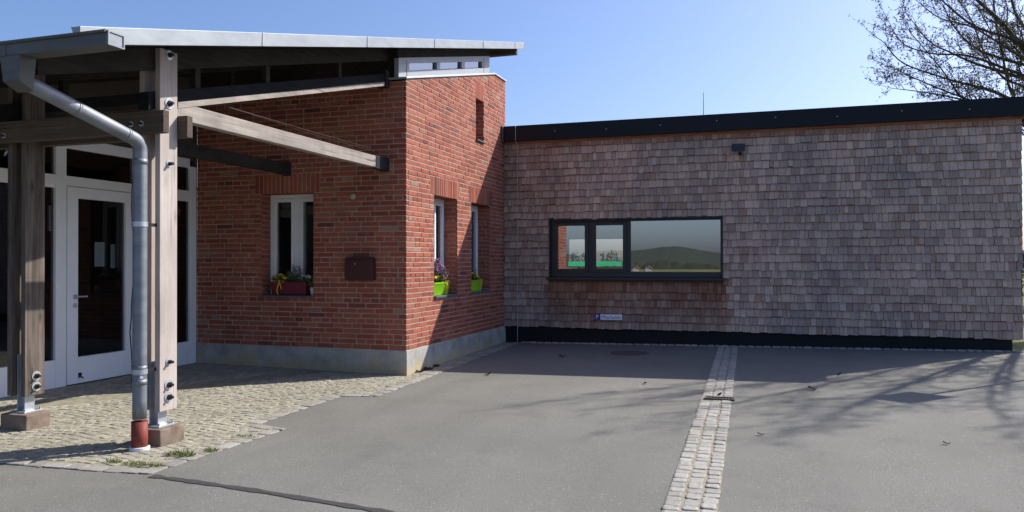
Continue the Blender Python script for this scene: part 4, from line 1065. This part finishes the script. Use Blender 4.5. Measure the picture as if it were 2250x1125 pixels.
def flower_box(fr, u0, u1, d0, d1, v0, h, mat, label, kinds, bow_u, tall):
    p0 = fr((u0 + u1) / 2, (d0 + d1) / 2, v0)
    t = thing('flower_box', p0, label, 'flower box', 'flower boxes on the window sills')
    mb = MB(); i = .018
    lo = [fr(u0 + i, d0 + i, v0), fr(u1 - i, d0 + i, v0), fr(u1 - i, d1 - i, v0), fr(u0 + i, d1 - i, v0)]; hi = [fr(u0, d0, v0 + h), fr(u1, d0, v0 + h), fr(u1, d1, v0 + h), fr(u0, d1, v0 + h)]
    mb.hexa(lo + hi)
    fbox(mb, fr, u0 - .006, u1 + .006, d0 - .006, d0 + .008, v0 + h - .012, v0 + h + .006); fbox(mb, fr, u0 - .006, u1 + .006, d1 - .008, d1 + .006, v0 + h - .012, v0 + h + .006)
    fbox(mb, fr, u0 - .006, u0 + .008, d0 + .008, d1 - .008, v0 + h - .012, v0 + h + .006); fbox(mb, fr, u1 - .008, u1 + .006, d0 + .008, d1 - .008, v0 + h - .012, v0 + h + .006)
    n = int((u1 - u0) / .026)
    for k in range(n):     # vertical ribs on the front and end
        u = u0 + .03 + (u1 - u0 - .06) * k / (n - 1)
        A = fr(u - .005, d0 + i - .003, v0 + .004); B = fr(u + .005, d0 + i - .003, v0 + .004); C = fr(u + .005, d0 - .003, v0 + h - .014); D = fr(u - .005, d0 - .003, v0 + h - .014)
        A2 = fr(u - .005, d0 + i + .004, v0 + .004); B2 = fr(u + .005, d0 + i + .004, v0 + .004); C2 = fr(u + .005, d0 + .004, v0 + h - .014); D2 = fr(u - .005, d0 + .004, v0 + h - .014)
        mb.hexa([A, B, B2, A2, D, C, C2, D2])
    mb.build('planter', mat, t, .002)
    mb = MB(); fbox(mb, fr, u0 + .01, u1 - .01, d0 + .01, d1 - .01, v0 + h - .012, v0 + h + .002); mb.build('soil', MAT['soil'], t)
    fol = MB(); groups = {k: MB() for k in ('violet', 'yellow', 'orange', 'white_fl')}
    for (uc, kind, cnt, hh) in kinds:
        for k in range(cnt):
            u = uc + rnd.gauss(0, .035); dd_ = rnd.uniform(d0 + .03, d1 - .03); z0 = v0 + h; H = hh * rnd.uniform(.45, 1.05)
            b = Vector(fr(u, dd_, z0)); tp = Vector(fr(u + rnd.gauss(0, .035), dd_ + rnd.gauss(-.012, .03), z0 + H))
            fol.tube([b, b.lerp(tp, .5) + Vector((rnd.gauss(0, .005), rnd.gauss(0, .005), 0)), tp], .0016, 3, 0, False)
            for q in range(9):
                s = b.lerp(tp, rnd.uniform(.05, .95)); leaf_card(fol, s, (rnd.uniform(-1, 1), rnd.uniform(-1, 1), rnd.uniform(-.1, .9)), rnd.uniform(.022, .045), rnd.uniform(.008, .018))
            if kind:
                if kind == 'violet':
                    for q in range(7): blossom(groups[kind], tp + Vector((rnd.gauss(0, .010), rnd.gauss(0, .010), rnd.uniform(-.06, .015))), .0125, 4)
                else: blossom(groups[kind], tp, rnd.uniform(.021, .029))
    fol.build('foliage', MAT['leaf'], t, recalc=False)
    for k, g in groups.items():
        if g.v: g.build('blossoms', MAT[k], t, recalc=False)
    if bow_u is not None:
        mb = MB()
        def rib(path, w):
            for a, b in zip(path[:-1], path[1:]):
                mb.hexa([fr(a[0] - w, d0 - a[2], a[1]), fr(a[0] + w, d0 - a[2], a[1]), fr(b[0] + w, d0 - b[2], b[1]), fr(b[0] - w, d0 - b[2], b[1]),
                         fr(a[0] - w, d0 - a[2] - .003, a[1]), fr(a[0] + w, d0 - a[2] - .003, a[1]), fr(b[0] + w, d0 - b[2] - .003, b[1]), fr(b[0] - w, d0 - b[2] - .003, b[1])])
        zt = v0 + h - .005
        rib([(bow_u, zt, .012), (bow_u - .02, zt - .05, .02), (bow_u - .035, zt - .10, .012), (bow_u - .025, v0 + .004, .006)], .007)
        rib([(bow_u, zt, .012), (bow_u + .025, zt - .045, .02), (bow_u + .03, zt - .085, .012)], .007)
        for s in (-1, 1):
            loop = [(bow_u, zt, .014)] + [(bow_u + s * (.035 - .035 * math.cos(a)), zt + .022 * math.sin(a) + .010, .02) for a in (.8, 1.6, 2.4, 3.14)] + [(bow_u + s * .03, zt - .006, .014), (bow_u, zt, .014)]
            rib(loop, .005)
        mb.build('bow', MAT['ribbon'], t)
    return t
flower_box(fr_right, .90, 1.42, .03, .175, .921, .165, MAT['limebox'], 'lime green flower box in the sunlit brick window', [(.94, 'yellow', 16, .085), (1.02, 'yellow', 14, .08), (1.08, 'violet', 24, .31), (1.17, 'violet', 26, .29), (1.25, 'orange', 16, .075), (1.30, 'yellow', 8, .06), (1.37, 'violet', 9, .15), (1.0, None, 22, .2), (1.22, None, 18, .16)], 1.30, .3)
flower_box(fr_right, 2.22, 2.74, .03, .175, .921, .165, MAT['limebox'], 'lime green flower box in the shaded window beside the shingled wall', [(2.3, 'violet', 14, .26), (2.40, None, 12, .2), (2.48, 'yellow', 8, .12), (2.6, None, 8, .1), (2.68, 'yellow', 4, .05)], 2.62, .3)
flower_box(fr_left, -1.93, -1.40, .02, .165, .947, .165, MAT['magenta'], 'dark magenta flower box on the sill of the shaded brick wall', [(-1.87, 'yellow', 10, .08), (-1.78, 'yellow', 12, .09), (-1.68, None, 20, .15), (-1.58, 'violet', 9, .2), (-1.5, 'white_fl', 14, .09), (-1.44, 'white_fl', 8, .08)], -1.78, .2)
mb = MB(); c = fr_left(-1.325, .08, .947)
mb.tube([c, (c[0], c[1], c[2] + .05), (c[0], c[1], c[2] + .10)], [.034, .042, .045], 18)
t = thing('plant_pot', c, 'small white pot beside the magenta flower box', 'plant pot'); mb.build('pot', MAT['potwhite'], t)
mb = MB()
for k in range(60): leaf_card(mb, (c[0] + rnd.gauss(0, .015), c[1] + rnd.gauss(0, .015), c[2] + .10), (rnd.gauss(0, .5), rnd.gauss(0, .5), 1), rnd.uniform(.08, .2), .012)
mb.build('foliage', MAT['leaf'], t, recalc=False)

# ------------------------------------------------------------------ weeds and litter
def weed(x, y, rx, ry, n, h, label):
    mb = MB()
    for k in range(n):
        a = rnd.random() * 6.28; r = math.sqrt(rnd.random()); px_, py_ = x + rx * r * math.cos(a), y + ry * r * math.sin(a)
        leaf_card(mb, (px_, py_, gz(px_, py_) + .008), (rnd.gauss(0, .8), rnd.gauss(0, .8), .8), rnd.uniform(.4, 1) * h, .006)
    tag(mb.build('grass_tuft', MAT['grass'], recalc=False), label, 'grass tuft', 'grass tufts between the setts')
weed(.17, -3.98, .11, .05, 240, .055, 'grass tuft beside the footing of the pale post')
weed(.30, -3.82, .06, .03, 90, .04, 'small dry tuft nearest the asphalt edge right of the post')
weed(.12, -4.27, .17, .04, 260, .035, 'low wide grass patch in front of the red standpipe')
weed(-.13, -4.27, .06, .03, 80, .04, 'little tuft left of the low grass patch')
weed(.25, -3.35, .10, .03, 70, .025, 'sparse moss tuft behind the post near the cobble edge')
def dead_leaf(x, y, s, label, k=1):
    mb = MB()
    for q in range(k):
        a = rnd.random() * 6.28; cx, cy = x + rnd.gauss(0, s * .3) * (k > 1), y + rnd.gauss(0, s * .3) * (k > 1); z = gz(cx, cy) + .004
        d = Vector((math.cos(a), math.sin(a), 0)); e = Vector((-d.y, d.x, 0)); p = Vector((cx, cy, z))
        row = []
        for t_, w_, h_ in ((-.5, 0, .25), (-.25, .24, .05), (.05, .32, .12), (.3, .2, .3), (.5, 0, .45)):
            row.append((p + d * s * t_ + e * s * w_ + Vector((0, 0, h_ * s + .25 * s * w_)), p + d * s * t_ - e * s * w_ + Vector((0, 0, h_ * s + .35 * s * w_)), p + d * s * t_ + Vector((0, 0, h_ * s * .6))))
        for r1, r2 in zip(row[:-1], row[1:]):
            mb.quad(r1[0], r2[0], r2[2], r1[2]); mb.quad(r1[1], r2[1], r2[2], r1[2])
    if k > 1: tag(mb.build('leaf_litter', MAT['litter'], recalc=False), label, 'leaf litter', None, 'stuff')
    else: tag(mb.build('dead_leaf', MAT['litter'], recalc=False), label, 'leaf', 'dead leaves on the ground')
dead_leaf(.96, .235, .085, 'curled dead leaf on sunlit asphalt in front of the brick corner')
dead_leaf(4.545, -.037, .09, 'curled dead leaf on asphalt right of the drainage strip at the shadow edge')
dead_leaf(4.053, -2.294, .05, 'tiny reddish leaf on open asphalt right of the drainage strip')
dead_leaf(5.306, -2.273, .05, 'thin dead leaf lying alone on the asphalt at far right')
dead_leaf(1.42, 2.0, .10, 'dark leaf in the building shadow near the brick wall')
dead_leaf(4.9, 1.1, .07, 'dark leaf in the building shadow below the right wall')
dead_leaf(2.85, .0, .06, 'dark leaf left of the drainage strip at the shadow edge')
dead_leaf(3.66, -.60, .07, 'dark leaf on the drainage strip behind the iron inlet')
for i, (y, lab) in enumerate(((.28, 'leftmost heap of dead leaves at the foot of the sunlit plinth'), (.47, 'largest heap of dead leaves at the foot of the sunlit plinth'), (.78, 'heap of dead leaves where the shadow meets the plinth'))):
    dead_leaf(.055, y, .07 if i != 1 else .085, lab, 4 if i != 1 else 7)

# ------------------------------------------------------------------ tree behind the annex
TR = Vector((10.6, 7.6, gz(10.6, 7.6)))
tree = thing('budding_tree', TR, 'bare spreading tree with first small buds behind the flat roof', 'tree')
br = MB(); buds = MB()
def smooth_path(pts, n=5):
    pts = [Vector(p) for p in pts]; out = []
    for i in range(len(pts) - 1):
        p0, p1, p2, p3 = pts[max(i - 1, 0)], pts[i], pts[i + 1], pts[min(i + 2, len(pts) - 1)]
        for k in range(n):
            t = k / n; out.append(.5 * ((2 * p1) + (p2 - p0) * t + (2 * p0 - 5 * p1 + 4 * p2 - p3) * t * t + (3 * p1 - p0 - 3 * p2 + p3) * t ** 3))
    out.append(pts[-1]); return out
def bud(p, d, big=1.0):
    for q in range(rnd.choice((2, 3, 3, 4))):
        leaf_card(buds, Vector(p) + Vector((rnd.gauss(0, .012), rnd.gauss(0, .012), rnd.gauss(0, .012))), Vector(d) + Vector((rnd.gauss(0, .9), rnd.gauss(0, .9), rnd.gauss(0.2, .9))), rnd.uniform(.024, .046) * big, rnd.uniform(.013, .024) * big)
def twig(p, d, L, r, lev):
    n = 5 if lev < 2 else 4; pts = [Vector(p)]; d = Vector(d).normalized()
    for i in range(n):
        d = (d + Vector((rnd.gauss(0, .13), rnd.gauss(0, .13), rnd.gauss(.05, .12)))).normalized(); pts.append(pts[-1] + d * L / n)
    br.tube(pts, [r * (1 - .75 * i / n) for i in range(n + 1)], 5 if lev < 2 else 3, 0, False)
    if lev < 3:
        m = max(3, int(L / (.15 if lev == 1 else .085)))
        for k in range(m):
            t = (k + rnd.uniform(.3, 1)) / m; i = min(int(t * n), n - 1); q = pts[i].lerp(pts[i + 1], t * n - i); dd_ = (pts[i + 1] - pts[i]).normalized()
            side = dd_.orthogonal().normalized(); side.rotate(Matrix.Rotation(rnd.random() * 6.283, 3, dd_))
            nd = dd_ * rnd.uniform(.5, 1) + side * rnd.uniform(.5, 1.0) + Vector((0, 0, .15))
            if lev == 1: twig(q, nd, L * rnd.uniform(.28, .55), max(r * .5, .003), 2)
            else: twig(q, nd, rnd.uniform(.07, .2), .0024, 3)
    if lev >= 2:
        for k in range(3 if lev == 2 else 1): bud(pts[-1 - k], d)
        bud(pts[n // 2], d, .8)
def limb(pts, r0, r1, dens=.19, maxL=.95):
    r0 *= .72; r1 *= .75
    P = smooth_path(pts, 5); n = len(P) - 1
    br.tube(P, [r0 + (r1 - r0) * (i / n) ** .8 for i in range(n + 1)], 7, 0, False)
    acc = 0
    for i in range(1, n):
        acc += (P[i + 1] - P[i]).length; f = i / n
        while acc > dens:
            acc -= dens
            if f < .18: continue
            dd_ = (P[i + 1] - P[i]).normalized(); side = dd_.orthogonal().normalized(); side.rotate(Matrix.Rotation(rnd.random() * 6.283, 3, dd_))
            rr_ = r0 + (r1 - r0) * f ** .8
            twig(P[i].lerp(P[i + 1], rnd.random()), dd_ * rnd.uniform(.6, 1.1) + side * rnd.uniform(.45, .9) + Vector((0, 0, .12)), maxL * rnd.uniform(.45, 1) * (1.15 - .6 * f), max(rr_ * .42, .006), 1)
    twig(P[-1], P[-1] - P[-2], maxL * .5, r1, 1)
fork = TR + Vector((-.1, 0, 2.1)); fork2 = TR + Vector((-.25, .05, 3.0))
mbt = MB(); mbt.tube([TR - Vector((0, 0, .1)), TR + Vector((.02, 0, .25)), TR + Vector((0, 0, 1.0)), fork, fork2, fork2 + Vector((.1, 0, .9))], [.34, .26, .225, .20, .17, .13], 12)
mbt.build('trunk', MAT['bark'], tree, smooth=True)
PXL = [  # pixel paths in the photo's frame, each at its own depth range
    (fork, [(2330, 275), (2204, 213), (2157, 196), (2103, 184), (2055, 172), (1957, 139), (1910, 95)], 6.9, 6.1, .060, .010),
    (fork2, [(2330, 215), (2250, 176), (2170, 152), (2117, 136), (2070, 117), (2015, 92), (1972, 48)], 7.4, 7.6, .065, .010),
    (fork2, [(2330, 165), (2250, 144), (2170, 123), (2117, 101), (2071, 61), (2038, 12)], 7.6, 8.6, .065, .012),
    (fork2, [(2330, 190), (2250, 117), (2183, 50), (2143, 20), (2100, -12)], 7.3, 6.7, .09, .03),
    (fork, [(2300, 330), (2218, 211), (2194, 160), (2170, 88), (2150, 10)], 7.0, 7.2, .05, .016),
    (fork, [(2260, 280), (2114, 219), (2077, 187), (2037, 144), (1965, 70)], 6.4, 5.9, .045, .008),
    (fork, [(2290, 300), (2170, 240), (2080, 215), (2000, 202), (1935, 195)], 6.8, 6.3, .045, .007),
    (fork2, [(2340, 120), (2240, 60), (2200, 0), (2185, -60)], 7.8, 8.4, .07, .02),
    (fork2, [(2330, 100), (2260, 20), (2235, -60), (2225, -120)], 7.2, 7.0, .07, .025),
    (fork, [(2310, 240), (2240, 190), (2190, 170), (2140, 110), (2110, 50), (2060, -20)], 7.3, 8.8, .05, .012),
    (fork, [(2300, 300), (2140, 228), (2050, 196), (1985, 172), (1930, 150)], 6.2, 5.6, .04, .007),
    (fork2, [(2320, 200), (2200, 150), (2110, 122), (2030, 118), (1960, 98), (1925, 60)], 7.0, 6.6, .05, .007),
    (fork2, [(2330, 180), (2210, 110), (2120, 60), (2040, 40), (1985, 5)], 8.0, 8.4, .05, .009),
    (fork2, [(2330, 140), (2245, 95), (2130, 60), (2060, 15), (2010, -25)], 6.9, 6.3, .06, .012),
]
for f_, path, ya, yb, ra, rb in PXL:
    n = len(path) - 1
    limb([f_] + [at_y(px_ + 34 * (i / n), py_, ya + (yb - ya) * i / n) for i, (px_, py_) in enumerate(path)], ra, rb)
for pe in ((9.4, 5.4, 7.2), (10.0, 5.0, 7.6), (9.5, 6.2, 8.0), (10.8, 4.6, 7.2), (11.3, 5.2, 7.8), (11.5, 4.4, 6.4)):
    pe = Vector(pe); st = fork2 + Vector((0, 0, .3)); mid = st.lerp(pe, .5) + Vector((.25, .15, .35))
    limb([fork2 - Vector((0, 0, .2)), mid, st.lerp(pe, .8) + Vector((.05, .05, .2)), pe], .058, .010, .2, 1.2)
for k in range(9):       # the rest of the crown, to the right of and behind the view
    a = R(-140 + k * 36) + rnd.uniform(-.2, .2); e = rnd.uniform(.35, 1.0); Lb = rnd.uniform(2.2, 3.4)
    d = Vector((math.cos(a) * math.cos(e), math.sin(a) * math.cos(e), math.sin(e)))
    if d.x < -.3 and d.y > -.5: continue
    p1 = fork2 + d * Lb * .4 + Vector((0, 0, .1)); p2 = fork2 + d * Lb * .75 + Vector((rnd.gauss(0, .2), rnd.gauss(0, .2), .3)); p3 = fork2 + d * Lb + Vector((rnd.gauss(0, .3), rnd.gauss(0, .3), .7))
    limb([fork2 - Vector((0, 0, .2)), p1, p2, p3], .075, .012, .28)
br.build('branches', MAT['bark'], tree, recalc=False)
buds.build('crown', MAT['buds'], tree, recalc=False)

# road sign right of the annex (its shadow falls on the asphalt)
bs = Vector((7.34, 1.71, gz(7.34, 1.71)))
t = thing('road_sign', bs, 'metal sign panel on a thin pole at the right end of the shingled wall', 'sign')
mb = MB(); mb.tube([bs - Vector((0, 0, .1)), bs + Vector((0, 0, 2.35))], .022, 10); mb.build('pole', MAT['galv'], t)
mb = MB(); d1 = Vector((.80, -.60, 0)); c = bs + Vector((0, 0, 2.12)) - Vector((.03, .03, 0)); zz = Vector((0, 0, 1))
mb.prism([c + d1 * .21 - zz * .26, c + d1 * .21 + zz * .24, c - d1 * .21 + zz * .26, c - d1 * .21 - zz * .24], d1.cross(zz) * .012); mb.build('panel', MAT['galv'], t)

# ------------------------------------------------------------------ distance: hills, forest, houses (seen past and in the windows)
def ridge(name, ang0, ang1, dist, hfun, mat, base=-6, depth=60, label='', jag=.1, smooth=True):
    mb = MB(); n = 900; prev = None
    for i in range(n + 1):
        a = R(ang0 + (ang1 - ang0) * i / n); c, s = math.sin(a), math.cos(a); h = hfun(i / n) + rnd.gauss(0, jag) + jag * math.sin(i * .9) * math.sin(i * .23)
        cur = [(c * dist, s * dist, base), (c * (dist + depth), s * (dist + depth), h), (c * (dist + depth * 2), s * (dist + depth * 2), base)]
        if prev: mb.quad(prev[0], cur[0], cur[1], prev[1]); mb.quad(prev[1], cur[1], cur[2], prev[2])
        prev = cur
    tag(mb.build(name, mat, recalc=False, smooth=smooth), label, None, None, 'structure')
ridge('hills', 100, 270, 640, lambda t: 11 + 3.0 * math.sin(t * 75 + 1) + 1.3 * math.sin(t * 190), MAT['hill'], -6, 80, 'low wooded hills on the far side of the valley')
ridge('near_woods', 100, 270, 500, lambda t: -.8 + 2.4 * math.sin(t * 120 + .5) * math.sin(t * 47) + 1.2 * math.sin(t * 310), MAT['woods'], -6, 10, 'dark line of woods in the valley', .35)
def woods(name, spots, label):
    mb = MB()
    for (x, y, zb_, h, w) in spots:
        n = 7; con = rnd.random() < .55
        levels = 5
        for k in range(levels):
            f = k / levels; z0 = zb_ + h * (.1 + .9 * f); r = w * ((1 - f) if con else math.sin(.5 + 2.3 * f)) * rnd.uniform(.8, 1.15); z1 = zb_ + h * min(1.0, .1 + .9 * (f + 1.5 / levels))
            b = len(mb.v)
            for q in range(n):
                a = 6.283 * q / n + rnd.random() * .5; rr2 = r * rnd.uniform(.7, 1.2); mb.v.append((x + rr2 * math.cos(a), y + rr2 * math.sin(a), z0 + rnd.uniform(-.3, .2)))
            mb.v.append((x, y, z1))
            for q in range(n): mb.f.append([b + q, b + (q + 1) % n, b + n]); mb.m.append(0)
    tag(mb.build(name, MAT['forest'], recalc=False), label, None, None, 'stuff')
sp = []
for k in range(520):
    a = R(rnd.uniform(-45, 45)); dd_ = rnd.uniform(330, 420); sp.append((math.sin(a) * dd_, math.cos(a) * dd_, -5.0, rnd.uniform(8, 12.5), rnd.uniform(2.2, 3.6)))
woods('forest', sp, 'dark edge of forest far behind the annex')
for (x, y, s, lab) in ((-54, -400, .42, 'white gabled house across the valley mirrored in the long window'), (-62, -408, .40, 'second white house across the valley mirrored at the left of the large pane')):
    t = thing('far_house', (x, y, -4.1), lab, 'house', 'houses across the valley')
    mb = MB(); w, l, h = 3.6 * s, 5 * s, 3.6 * s
    mb.prism([(x - w, y, -4.3), (x + w, y, -4.3), (x + w, y, -4.1 + h), (x, y, -4.1 + h + 3.2 * s), (x - w, y, -4.1 + h)], (0, -2 * l, 0)); mb.build('wall', MAT['housewall'], t)
    mb = MB()
    for q in (-1, 1):
        a = (x + q * (w + .4), y + .4, -4.1 + h - .2); b = (x, y + .4, -4.1 + h + 3.4 * s)
        mb.prism([a, b, (b[0], b[1], b[2] + .25), (a[0], a[1], a[2] + .25)], (0, -2 * l - .8, 0))
    mb.build('roof', MAT['roofred'], t)
    for wx in (-1.5, .6):
        for wz in (-3.0, -.6):
            mb = MB(); mb.box(x + wx * s, x + (wx + .9) * s, y, y + .05, wz, wz + 1.2); mb.build('window', MAT['black'], t)
# bush beyond the right end of the annex
bc = Vector((9.6, 9.4, gz(9.6, 9.4)))
t = thing('garden_bush', bc, 'light green bush glimpsed past the right end of the annex', 'bush')
mb = MB()
for k in range(2600):
    a = rnd.random() * 6.283; e = rnd.uniform(-.1, 1.5); r = rnd.random() ** .4; p = bc + Vector((math.cos(a) * math.cos(e) * 1.1 * r, math.sin(a) * math.cos(e) * 1.1 * r, .1 + 1.3 * math.sin(max(e, 0)) * r))
    leaf_card(mb, p, (rnd.gauss(0, 1), rnd.gauss(0, 1), rnd.gauss(.3, 1)), rnd.uniform(.05, .09), .035)
mb.build('foliage', MAT['hedge'], t, recalc=False)
mb = MB()
for k in range(5): mb.tube([bc, bc + Vector((rnd.gauss(0, .3), rnd.gauss(0, .3), .9))], [.02, .008], 6)
mb.build('stem', MAT['bark'], t)
